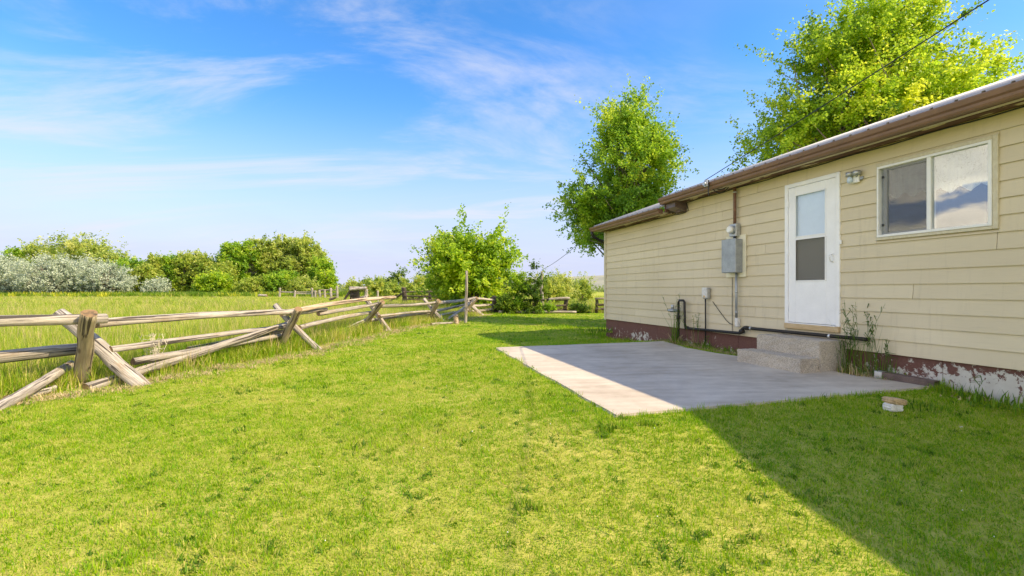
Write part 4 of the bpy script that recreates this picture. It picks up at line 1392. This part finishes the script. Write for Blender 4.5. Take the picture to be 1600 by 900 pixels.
SHRUBS = [
    # px, Y, label, blobs, clusters, leaves, size, mat
    (833, 27.3, 'slim dark green sapling in front of the rear fence', [(833, 425, 8, 17, 0), (836, 455, 16, 24, 0), (832, 478, 18, 14, 0)], 45, 7000, .10, 'leaf_dark'),
    (808, 27.35, 'green sapling clump between bushy tree and slim sapling', [(808, 455, 16, 28, 0), (802, 475, 20, 16, 0), (818, 440, 8, 16, 0)], 50, 7000, .10, 'leaf_mid'),
    (790, 27.2, 'dark leafy brush right of the fence corner', [(788, 478, 14, 14, 0), (800, 484, 14, 10, 0)], 36, 5000, .09, 'leaf_dark'),
    (848, 27.4, 'bright weedy brush along the rear fence foot', [(848, 484, 14, 10, 0), (860, 484, 12, 8, 0), (834, 486, 10, 8, 0)], 36, 4000, .09, 'leaf_mid'),
    (905, 27.5, 'low dark shrub by the pipe archway', [(905, 485, 13, 9, 0), (915, 486, 10, 7, 0)], 30, 4000, .08, 'leaf_dark'),
    (850, 36, 'pale yellow-green shrub under the bare trunk', [(850, 448, 12, 22, 0), (862, 456, 18, 18, 0), (842, 440, 8, 12, 0)], 40, 5000, .13, 'leaf_pale'),
    (873, 40, 'olive shrub behind the rear fence', [(873, 448, 22, 20, 0), (862, 440, 10, 12, 0)], 40, 5000, .14, 'leaf_olive'),
    (905, 42, 'yellow bush seen through the pipe archway', [(905, 456, 20, 15, 0), (915, 460, 14, 12, 0)], 36, 4500, .14, 'leaf_pale'),
]
for i, (px_, Y, lb, bl, nc, nl, ls, mt) in enumerate(SHRUBS):
    b0 = base_at(px_, Y)
    tree('shrub', lb, 'shrub', b0, blobs_px(px_, Y, bl, b0.z), nc, nl, ls, M and mt, .05, 200 + i, 'brush along the rear fence', 'bark_dark', clus_r=.35, stems=3, spread=.3, shell=.2)
# bare dead trunk
p = pix(849, 478, 30.5)
tag(log('dead_trunk', (p.x, p.y, -.3), pix(846, 424, 30.5), .13, .07, None, 'log_grey', .01), 'pale bare dead trunk standing among the rear brush', 'trunk')
o = MB().tube(sag(pix(846, 422, 30.5), pix(900, 384, 24), .1, 16), .012, 5).tube(sag(pix(900, 384, 24), HOUSE_M @ Vector((S1 - .6, -.3, 3.2)), .1, 12), .012, 5).build('utility_wire', M['wire'])
tag(o, 'thin wire running from the dead trunk up into the poplar', 'wire')

BUSHES = [
    (600, 58, [(600, 452, 20, 11, 0)], 'leaf_pale', 'round pale bush right of the collapsed chute'),
    (622, 62, [(622, 444, 17, 14, 0), (628, 452, 16, 10, 0)], 'leaf_dark', 'dark round tree on the skyline above the corral'),
    (616, 47, [(616, 454, 17, 12, 0)], 'leaf_pale', 'yellow-green bush left of the red-brown corral post'),
    (645, 50, [(645, 450, 20, 14, 0), (655, 443, 12, 10, 0)], 'leaf_pale', 'tall yellow-green bush behind the corral rails'),
    (672, 52, [(672, 448, 18, 16, 0), (664, 440, 12, 8, 0)], 'leaf_pale', 'yellow-green bush behind the second corral post'),
    (655, 42, [(655, 463, 20, 9, 0)], 'leaf_pale', 'low leafy bush among the corral rails'),
    (685, 41, [(685, 461, 15, 11, 0)], 'leaf_olive', 'low olive bush at the left foot of the bushy tree'),
    (565, 90, [(565, 447, 26, 9, 0)], 'leaf_olive', 'grey-green brush behind the collapsed chute'),
    (592, 80, [(592, 446, 20, 9, 0)], 'leaf_pale', 'pale brush on the skyline right of the chute'),
    (690, 75, [(690, 443, 30, 12, 0)], 'leaf_olive', 'olive thicket left behind the bushy tree'),
]
for i, (px_, Y, bl, mt, lb) in enumerate(BUSHES):
    b0 = base_at(px_, Y)
    tree('meadow_bush', lb, 'bush', b0, blobs_px(px_, Y, bl, b0.z), 34, 3600, .0042 * Y * .9, mt, .07, 300 + i, 'bushes around the corral', 'bark_dark', clus_r=.34, stems=3, spread=.3, shell=.3)

# left tree line: (px, top y, half width, material, kind, label, depth)
LINE = [
    (12, 404, 42, 'leaf_silver', 96, 'silver-grey bush at the left picture edge'),
    (82, 402, 46, 'leaf_silver', 94, 'tallest silver-grey bush, second from the left edge'),
    (128, 404, 44, 'leaf_silver', 97, 'silver-grey bush in the middle of the silver row'),
    (168, 418, 36, 'leaf_silver', 95, 'rightmost large silver-grey bush, sloping down to the right'),
    (246, 440, 17, 'leaf_silver', 96, 'small spiky silver bush before slim green trees'),
    (25, 394, 22, 'leaf_mid', 112, 'dark green treetop behind the leftmost silver bush'),
    (62, 389, 32, 'leaf_olive', 114, 'olive treetop left of the big domed tree'),
    (124, 372, 50, 'leaf_olive', 116, 'big domed olive-green tree behind the silver bushes'),
    (176, 402, 30, 'leaf_olive', 113, 'olive tree sloping off right of the domed tree'),
    (204, 411, 32, 'leaf_mid', 108, 'round green tree right of the silver bushes'),
    (226, 422, 18, 'leaf_pale', 104, 'pale green bush beside the small silver bush'),
    (244, 404, 13, 'leaf_pale', 108, 'slim pale green tree, leftmost of the slim group'),
    (266, 405, 14, 'leaf_mid', 109, 'slim pointed green tree, second of the slim group'),
    (288, 406, 18, 'leaf_pale', 110, 'pale tree between the pointed tree and the tall clump'),
    (303, 400, 20, 'leaf_olive', 112, 'tallest tree of the middle clump'),
    (320, 404, 14, 'leaf_pale', 110, 'rightmost tree of the middle clump'),
    (333, 432, 24, 'leaf_yel', 98, 'bright lime bush low in front of the middle trees'),
    (348, 418, 18, 'leaf_pale', 106, 'pale bush left of the tall cottonwoods'),
    (364, 382, 20, 'leaf_mid', 112, 'leftmost tall cottonwood with dark green side'),
    (388, 386, 22, 'leaf_mid', 113, 'tall green cottonwood, second from left'),
    (414, 376, 24, 'leaf_olive', 115, 'tall cottonwood with sparse grey top'),
    (442, 374, 26, 'leaf_olive', 116, 'tall spreading cottonwood at the middle of the grove'),
    (478, 376, 28, 'leaf_olive', 114, 'rightmost tallest cottonwood of the grove'),
    (502, 410, 17, 'leaf_mid', 108, 'lower tree stepping down at the right end of the grove'),
    (512, 432, 10, 'leaf_yel', 104, 'small bright bush at the right foot of the grove'),
    (438, 432, 22, 'leaf_mid', 100, 'low green bush before the middle of the grove'),
    (398, 440, 18, 'leaf_pale', 99, 'pale twiggy bush before the left part of the grove'),
    (470, 440, 24, 'leaf_olive', 101, 'grey twiggy thicket before the right part of the grove'),
]
for i, (px_, yt, hw_, mt, Y, lb) in enumerate(LINE):
    b0 = base_at(px_, Y)
    yt -= 6; hw_ *= 1.12
    H = 461 - yt
    rg = random.Random(900 + i)
    if mt == 'leaf_silver' or H < 35:
        bl = [(px_, 461 - H * .45, hw_, H * .46, 0), (px_ - hw_ * .4, 461 - H * .35, hw_ * .7, H * .38, -1), (px_ + hw_ * .45, 461 - H * .35, hw_ * .65, H * .36, -1), (px_ + hw_ * .1, yt + H * .22, hw_ * .45, H * .24, 0)]
    else:
        bl = [(px_, 461 - H * .46, hw_ * 1.02, H * .46, 0), (px_ - hw_ * .1, yt + H * .30, hw_ * .85, H * .30, 0), (px_ + hw_ * .4, yt + H * .42, hw_ * .65, H * .30, 0), (px_ - hw_ * .5, yt + H * .48, hw_ * .55, H * .28, 0)]
        for _ in range(4): bl.append((px_ + rg.uniform(-.6, .6) * hw_, yt + H * rg.uniform(.10, .28), hw_ * .34, H * .14, rg.uniform(-1, 1)))
    nl = int(min(22000, 2200 + hw_ * H * (9.0 if mt == 'leaf_silver' else 6.5)))
    tree('silver_bush' if mt == 'leaf_silver' else ('meadow_bush' if H < 35 else 'cottonwood_tree'), lb, 'bush' if (mt == 'leaf_silver' or H < 35) else 'tree', b0, blobs_px(px_, Y, bl, b0.z), int(90 + hw_ * 5.5), nl, (.0026 if mt == 'leaf_silver' else .0040) * Y, mt, .012 * Y * .25 if H > 40 else .12, 400 + i, 'trees along the far side of the meadow', 'bark', clus_r=.155, stems=2 if H > 40 else 4, spread=.25, shell=.4, twigs=40 if 'twiggy' in lb or 'sparse' in lb else 8)

# distant wood on the skyline, one mass
rng = np.random.default_rng(77)
N = 26000
xs = rng.uniform(-420, 700, N); Yd = rng.uniform(330, 520, N)
xs = xs * Yd / 400
hgt = 3.5 + 3.5 * (np.sin(xs * .05) * np.sin(xs * .017 + 1) + .6 * np.sin(xs * .13))
hgt = np.clip(hgt, 1.5, 9)
zs = rng.random(N) ** .7 * hgt
C = np.stack([xs, Yd, zs - .2], 1)
V, F, T = leaves_np(C, 1.9, rng, np.clip(rng.normal(.45, .2, N), 0, 1))
o = link('distant_wood', np_mesh('distant_wood', V, F, [M['leaf_far']], fattr={'tint': T}))
tag(o, 'dark distant belt of trees along the skyline', 'wood', kind='stuff')

# ================================================================== GRASS
def blade_clump(name, nb, rad, hmin, hmax, wid, mat, seed, bend=.5, flat=0.0):
    rng = np.random.default_rng(seed)
    V, F, T = [], [], []
    for i in range(nb):
        a = rng.uniform(0, 6.283); r = rad * math.sqrt(rng.random())
        p = np.array([r * math.cos(a), r * math.sin(a), -.01])
        h = rng.uniform(hmin, hmax)
        da = rng.uniform(0, 6.283); dr = np.array([math.cos(da), math.sin(da), 0])
        sd = np.array([-math.sin(da + rng.uniform(-1, 1)), math.cos(da), 0]); sd /= np.linalg.norm(sd)
        bnd = rng.uniform(.1, 1) * bend * h
        wv = wid * rng.uniform(.7, 1.3)
        p1 = p + np.array([0, 0, h * .5]) + dr * bnd * .3
        p2 = p + np.array([0, 0, h * (1 - flat * rng.random())]) + dr * bnd
        b_ = len(V)
        V += [p - sd * wv * .5, p + sd * wv * .5, p1 + sd * wv * .42, p1 - sd * wv * .42, p2 + sd * wv * .06, p2 - sd * wv * .06]
        F += [(b_, b_ + 1, b_ + 2, b_ + 3), (b_ + 3, b_ + 2, b_ + 4, b_ + 5)]
        tt = rng.random(); T += [tt, tt]
    return np_mesh(name, V, F, [mat], fattr={'tint': T})


def scatter(name, pts, rotz, scale, index, meshes, label, cat, tilt=None):
    """one object: geometry nodes put one of the tufts on every vertex"""
    me = bpy.data.meshes.new(name)
    me.vertices.add(len(pts)); me.vertices.foreach_set('co', np.asarray(pts, dtype=np.float32).ravel())
    rv = np.zeros((len(pts), 3), np.float32); rv[:, 2] = rotz
    a = me.attributes.new('rot', 'FLOAT_VECTOR', 'POINT'); a.data.foreach_set('vector', rv.ravel())
    a = me.attributes.new('scl', 'FLOAT_VECTOR', 'POINT'); a.data.foreach_set('vector', np.asarray(scale, dtype=np.float32).ravel())
    a = me.attributes.new('idx', 'INT', 'POINT'); a.data.foreach_set('value', np.asarray(index, dtype=np.int32))
    o = link(name, me)
    ng = bpy.data.node_groups.new(name + '_scatter', 'GeometryNodeTree')
    ng.interface.new_socket('Geometry', in_out='INPUT', socket_type='NodeSocketGeometry')
    ng.interface.new_socket('Geometry', in_out='OUTPUT', socket_type='NodeSocketGeometry')
    gi = ng.nodes.new('NodeGroupInput'); go = ng.nodes.new('NodeGroupOutput')
    iop = ng.nodes.new('GeometryNodeInstanceOnPoints')
    g2i = ng.nodes.new('GeometryNodeGeometryToInstance')
    for pm in reversed(meshes):
        po = bpy.data.objects.new(name + '_tuft', pm)
        oi = ng.nodes.new('GeometryNodeObjectInfo'); oi.inputs['Object'].default_value = po; oi.inputs['As Instance'].default_value = False
        ng.links.new(oi.outputs['Geometry'], g2i.inputs[0])
    ng.links.new(gi.outputs[0], iop.inputs['Points'])
    ng.links.new(g2i.outputs[0], iop.inputs['Instance'])
    iop.inputs['Pick Instance'].default_value = True
    for nm, sock, ty in (('rot', 'Rotation', 'FLOAT_VECTOR'), ('scl', 'Scale', 'FLOAT_VECTOR'), ('idx', 'Instance Index', 'INT')):
        na = ng.nodes.new('GeometryNodeInputNamedAttribute'); na.data_type = ty; na.inputs['Name'].default_value = nm
        out = [q for q in na.outputs if q.enabled and q.name == 'Attribute'][0]
        ng.links.new(out, iop.inputs[sock])
    ng.links.new(iop.outputs[0], go.inputs[0])
    md = o.modifiers.new('scatter', 'NODES'); md.node_group = ng
    tag(o, label, cat, kind='stuff')
    return o


def sample(y0, y1, space, xl, xr, rng):
    """jittered rows whose spacing grows with distance"""
    P = []
    y = y0
    while y < y1:
        sp = space(y)
        a, b_ = xl(y), xr(y)
        n = max(1, int((b_ - a) / sp))
        x = a + (np.arange(n) + rng.random(n)) * (b_ - a) / n
        P.append(np.stack([x, y + (rng.random(n) - .5) * sp * 1.4], 1))
        y += sp * .9
    return np.concatenate(P)


rng = np.random.default_rng(5)
lp = sample(.4, 27.5, lambda y: max(.045, .0088 * y), lambda y: max(fence_x(y) + .1, -1.2 * y - 2.2), lambda y: min(8, 1.2 * y + 2.0), rng)
x, y = lp[:, 0], lp[:, 1]
keep = ~in_poly(x, y, slab_out)
dd = wall_d(x, y); ss = -.273 * x + .962 * y
keep &= ~((dd < .02) & (ss < S1 + .02) & (dd > -DEPTH))
keep &= ~((dd < .28) & (dd > -.1) & (ss > 4.3) & (ss < 9.4))
fdist = x - fence_x(y)
keep &= ~((fdist < .8) & (rng.random(len(x)) < .75 * (1 - fdist / .9)))
x, y, fdist, dd = x[keep], y[keep], fdist[keep], dd[keep]
# edge of slab and wall foot: longer tufts
wallfoot = (dd < .25) & (dd > -.5)
sc = rng.uniform(.75, 1.25, len(x))
pat = np.sin(x * 2.1 + 1.3 * np.sin(y * 1.7)) * np.sin(y * 2.6 + 1.1 * np.sin(x * 2.3))
sdist = slab_dist(x, y)
hz = sc * (1 + .22 * pat) * np.where(wallfoot, 2.2, 1) * np.where(sdist < .07, 1.5, 1)
sfar = np.maximum(1, .0088 * y / .05)
idx = rng.choice(6, len(x), p=[.24, .24, .24, .16, .105, .015])
z = ground(x, y)
LM = [blade_clump('lawn_tuft', 34, .058, .014, .036, .0046, M['lawn'], 1, .9, .3), blade_clump('lawn_tuft', 34, .062, .012, .030, .0048, M['lawn'], 2, 1.2, .5), blade_clump('lawn_tuft', 30, .058, .016, .040, .0042, M['lawn'], 3, .8, .2),
      blade_clump('lawn_tuft', 26, .055, .018, .052, .005, M['lawn'], 4, .9, .2), blade_clump('lawn_tuft', 22, .055, .010, .028, .010, M['lawn'], 6, 1.4, .6), blade_clump('lawn_tuft', 18, .05, .018, .048, .013, M['weed'], 8, 1.1, .4)]
wn = np.sin(x * 1.9 + 2.0 * np.sin(y * 1.3)) + np.sin(y * 2.3 + 1.6 * np.sin(x * 1.1 + 1)) + .8 * np.sin(x * 5.1 + y * 3.3)
idx = np.where((wn > 1.55) & (rng.random(len(x)) < .06), 5, idx)
scatter('lawn_grass', np.stack([x, y, z], 1), rng.uniform(0, 6.28, len(x)), np.stack([sc * sfar, sc * sfar, hz * np.minimum(sfar, 1.35)], 1), idx, LM, 'short mown lawn grass with dry yellow patches', 'grass')
N_LAWN = len(x)

# meadow grass
def fx_field(y): return fence_x(min(y, 27.8)) + .15 if y < 27.8 else 40
rng = np.random.default_rng(6)
fp = sample(1.5, 100, lambda y: max(.10, .0105 * y), lambda y: -1.25 * y - 4, lambda y: (fence_x(y) + .05) if y < 27.8 else .30 * y + 6, rng)
x, y = fp[:, 0], fp[:, 1]
fdist = np.where(y < 27.8, fence_x(y) - x, 3)
ss = -.273 * x + .962 * y
keep = (y < 28.2) | (np.abs(x) < 1e9)
keep &= rng.random(len(x)) < np.clip(.25 + fdist * 1.2, 0, 1)
x, y, fdist = x[keep], y[keep], fdist[keep]
pat = np.sin(x * .31 + 1.2 * np.sin(y * .23)) * np.sin(y * .27 + .8)
sc = rng.uniform(.75, 1.3, len(x)) * (1 + .25 * pat)
sw = np.maximum(1, .0105 * y / .16)
hz = sc * np.clip(.55 + fdist * .5, .55, 1) * np.where(y > 45, .8, 1)
TM = [blade_clump('meadow_tuft', 26, .13, .22, .50, .009, M['tall'], 11, .5), blade_clump('meadow_tuft', 26, .14, .25, .58, .008, M['tall'], 12, .4), blade_clump('meadow_tuft', 22, .13, .18, .42, .011, M['tall'], 13, .7), blade_clump('meadow_tuft', 14, .12, .3, .62, .006, M['straw'], 14, .3)]
scatter('meadow_grass', np.stack([x, y, ground(x, y)], 1), rng.uniform(0, 6.28, len(x)), np.stack([sc * sw, sc * sw, hz], 1), rng.choice(4, len(x), p=[.36, .33, .26, .05]), TM, 'tall green meadow grass beyond the log fence', 'grass')
N_FIELD = len(x)

# weeds at the far meadow edge, with yellow mustard
rng = np.random.default_rng(8)
n = 5200
y = rng.uniform(84, 104, n); x = rng.uniform(-1.25, -.28, n) * y
WMs = [blade_clump('edge_weed', 26, .5, .5, 1.3, .07, M['weed'], 31, .6), blade_clump('edge_weed', 26, .5, .4, 1.1, .09, M['tall'], 32, .6), blade_clump('edge_weed', 26, .5, .5, 1.25, .08, M['yellow'], 33, .6)]
pyel = (np.sin(x * .16 + 2) * np.sin(x * .043 + y * .05) > -.1)
idx = np.where(pyel & (rng.random(n) < .22), 2, rng.choice(2, n))
s_ = rng.uniform(.6, 1.15, n)
scatter('edge_weeds', np.stack([x, y, ground(x, y)], 1), rng.uniform(0, 6.28, n), np.stack([s_, s_, s_], 1), idx, WMs, 'tall weeds and yellow mustard at the far meadow edge', 'weeds')

# straw and litter on the dirt along the fence and along the wall foot
rng = np.random.default_rng(9)
n = 1500
y = rng.uniform(3.5, 24, n); x = fence_x(y) + rng.normal(.25, .28, n)
n2 = 420
s_ = rng.uniform(4.25, 9.3, n2); d_ = rng.uniform(.0, .24, n2)
x2 = .962 * (6.19 - d_) - .273 * s_; y2 = .273 * (6.19 - d_) + .962 * s_
ok = ~((s_ > 4.95) & (s_ < 6.15))
x = np.concatenate([x, x2[ok]]); y = np.concatenate([y, y2[ok]])
s_ = rng.uniform(.6, 1.2, len(x))
SMs = [blade_clump('straw_tuft', 16, .10, .02, .10, .006, M['straw'], 41, 2.0, .8), blade_clump('straw_tuft', 12, .09, .04, .16, .006, M['lawn'], 42, 1.2, .3)]
scatter('dry_litter', np.stack([x, y, ground(x, y) + .015], 1), rng.uniform(0, 6.28, len(x)), np.stack([s_, s_, s_], 1), rng.choice(2, len(x), p=[.75, .25]), SMs, 'dry straw litter along the fence line and wall foot', 'litter')


# individual plants
def plant(name, label, cat, base, nb, rad, hmin, hmax, wid, mats, seed, seedheads=0, group=None, bend=.45):
    root = empty(name, Matrix.Translation(base)); tag(root, label, cat, group)
    link('leaves', blade_clump('leaves', nb, rad, hmin, hmax, wid, mats[0], seed, bend), root)
    if len(mats) > 1: link('dry_base', blade_clump('dry_base', nb * 2, rad * 1.3, hmin * .2, hmax * .45, wid * 1.1, mats[1], seed + 1, 1.0, .5), root)
    if seedheads:
        b = MB(); rs = random.Random(seed)
        for _ in range(seedheads):
            a = rs.uniform(0, 6.28); r = rad * rs.random(); h = hmax * rs.uniform(.85, 1.35); lx, ly = rs.uniform(-.25, .25) * h, rs.uniform(-.2, .2) * h
            p0_ = Vector((r * math.cos(a), r * math.sin(a), 0)); p2_ = p0_ + Vector((lx, ly, h)); p1_ = p0_ + Vector((lx * .3, ly * .3, h * .55))
            b.tube([p0_, p1_, p2_], [.0028, .0022, .0016], 4)
            for k in range(4):
                q0 = p1_.lerp(p2_, k / 4); b.tube([q0, q0 + Vector((rs.uniform(-.05, .05), rs.uniform(-.05, .05), .07)), q0 + Vector((rs.uniform(-.10, .10), rs.uniform(-.08, .08), .05))], [.003, .005, .001], 4)
        b.build('stalks', M['weed'] if mats[0] is not M['seed'] else M['seed'], root)
    return root


def wp(s, d): return HOUSE_M @ Vector((s, d, .03))


plant('tall_weed', 'tall seeding grass growing between steps and loose downspout', 'weed', wp(4.66, .14), 26, .18, .25, .75, .007, [M['weed'], M['straw']], 61, 14)
plant('tall_weed', 'thin tall grass at the right edge of the concrete steps', 'weed', wp(4.88, .13), 18, .10, .2, .55, .007, [M['weed'], M['straw']], 62, 8)
plant('tall_weed', 'dry weed tangle behind the silver end of the loose downspout', 'weed', wp(4.42, .06), 36, .12, .12, .38, .009, [M['weed'], M['straw']], 63, 4)
plant('small_weed', 'leafy weed at the wall foot under the phone box', 'weed', wp(7.65, .16), 40, .09, .06, .22, .020, [M['weed'], M['straw']], 64, 1)
plant('small_weed', 'small leafy weed between phone box weed and the steps', 'weed', wp(7.12, .15), 30, .06, .05, .17, .018, [M['weed'], M['straw']], 65, 0)
plant('tall_weed', 'dry vine stalks climbing the gas regulator', 'weed', wp(8.62, .2), 30, .08, .3, .85, .010, [M['weed'], M['straw']], 66, 5)
plant('tall_weed', 'thin dry stalks right of the gas regulator pipe', 'weed', wp(8.02, .10), 14, .2, .25, .6, .006, [M['straw'], M['straw']], 67, 6)
plant('tall_weed', 'leafy weeds at the patio corner below the peeling paint', 'weed', wp(3.62, .12), 50, .22, .05, .17, .016, [M['weed'], M['straw']], 68, 1)
plant('tall_weed', 'weedy tuft against the foundation at the right picture edge', 'weed', wp(3.15, .14), 60, .30, .05, .15, .016, [M['weed'], M['weed']], 69, 0)
plant('small_weed', 'grey-green tuft at the far foundation corner', 'weed', wp(11.9, .3), 60, .35, .06, .2, .02, [M['weed'], M['lawn']], 70, 0)
# tufts standing out of the lawn
for i, (px_, py_, w_, h_, lb) in enumerate(((825, 795, .10, .075, 'dark green weed tuft in the middle of the near lawn'), (948, 668, .09, .07, 'dark broadleaf tuft just below the patio corner'), (1010, 662, .07, .06, 'small broadleaf tuft at the lit patio edge'), (1440, 635, .16, .10, 'leafy tuft right of the tan stone'))):
    Y = 740 * (EYE + .12) / (py_ - 454)
    X = (px_ - 800) / 740 * Y
    for _ in range(3):
        Y = 740 * (EYE - float(ground(X, Y))) / (py_ - 454); X = (px_ - 800) / 740 * Y
    plant('lawn_weed', lb, 'weed', Vector((X, Y, float(ground(X, Y)))), 46, w_, h_ * .5, h_ * 1.1, .012, [M['weed']], 80 + i)
# weeds round the first crossed legs
for i, (px_, Y, h_, w_, mt, lb) in enumerate(((104, 6.55, .36, .14, 'tall', 'bright tuft of tall grass at the foot of the nearest fence leg'), (160, 6.9, .42, .2, 'tall', 'tall grass between the two nearest crossed legs'), (60, 6.6, .45, .25, 'tall', 'tall grass under the leftmost rails'), (405, 10.4, .3, .2, 'tall', 'grass tuft at the foot of the second crossed legs'))):
    bb = base_at(px_, Y); plant('grass_tuft', lb, 'grass', bb, 60, w_, h_ * .4, h_, .010, [M[mt], M['straw']], 90 + i, 0)
bb = base_at(240, 7.6)
plant('dry_stalks', 'pale dry feathery stalks standing in the meadow by the fence', 'weed', bb, 10, .10, .3, .55, .006, [M['seed']], 97, 16)

# clover heads
rng = np.random.default_rng(12)
n = 60
V, F = [], []
cx = rng.uniform(-1.5, 4.2, n); cy = rng.uniform(1.7, 6.5, n)
ok = ~in_poly(cx, cy, slab_out) & (wall_d(cx, cy) > .2)
for x_, y_ in zip(cx[ok], cy[ok]):
    r = rng.uniform(.003, .007); zc = float(ground(x_, y_)) + .055
    b_ = len(V)
    V += [(x_ + r, y_, zc), (x_ - r, y_, zc), (x_, y_ + r, zc), (x_, y_ - r, zc), (x_, y_, zc + r), (x_, y_, zc - r)]
    for q in ((0, 2, 4), (2, 1, 4), (1, 3, 4), (3, 0, 4), (2, 0, 5), (1, 2, 5), (3, 1, 5), (0, 3, 5)): F.append(tuple(b_ + k for k in q))
o = link('clover_flowers', np_mesh('clover_flowers', V, F, [M['clover']]))
tag(o, 'white clover heads dotted over the near lawn', 'flowers', kind='stuff')
print('LAWN', N_LAWN, 'FIELD', N_FIELD)
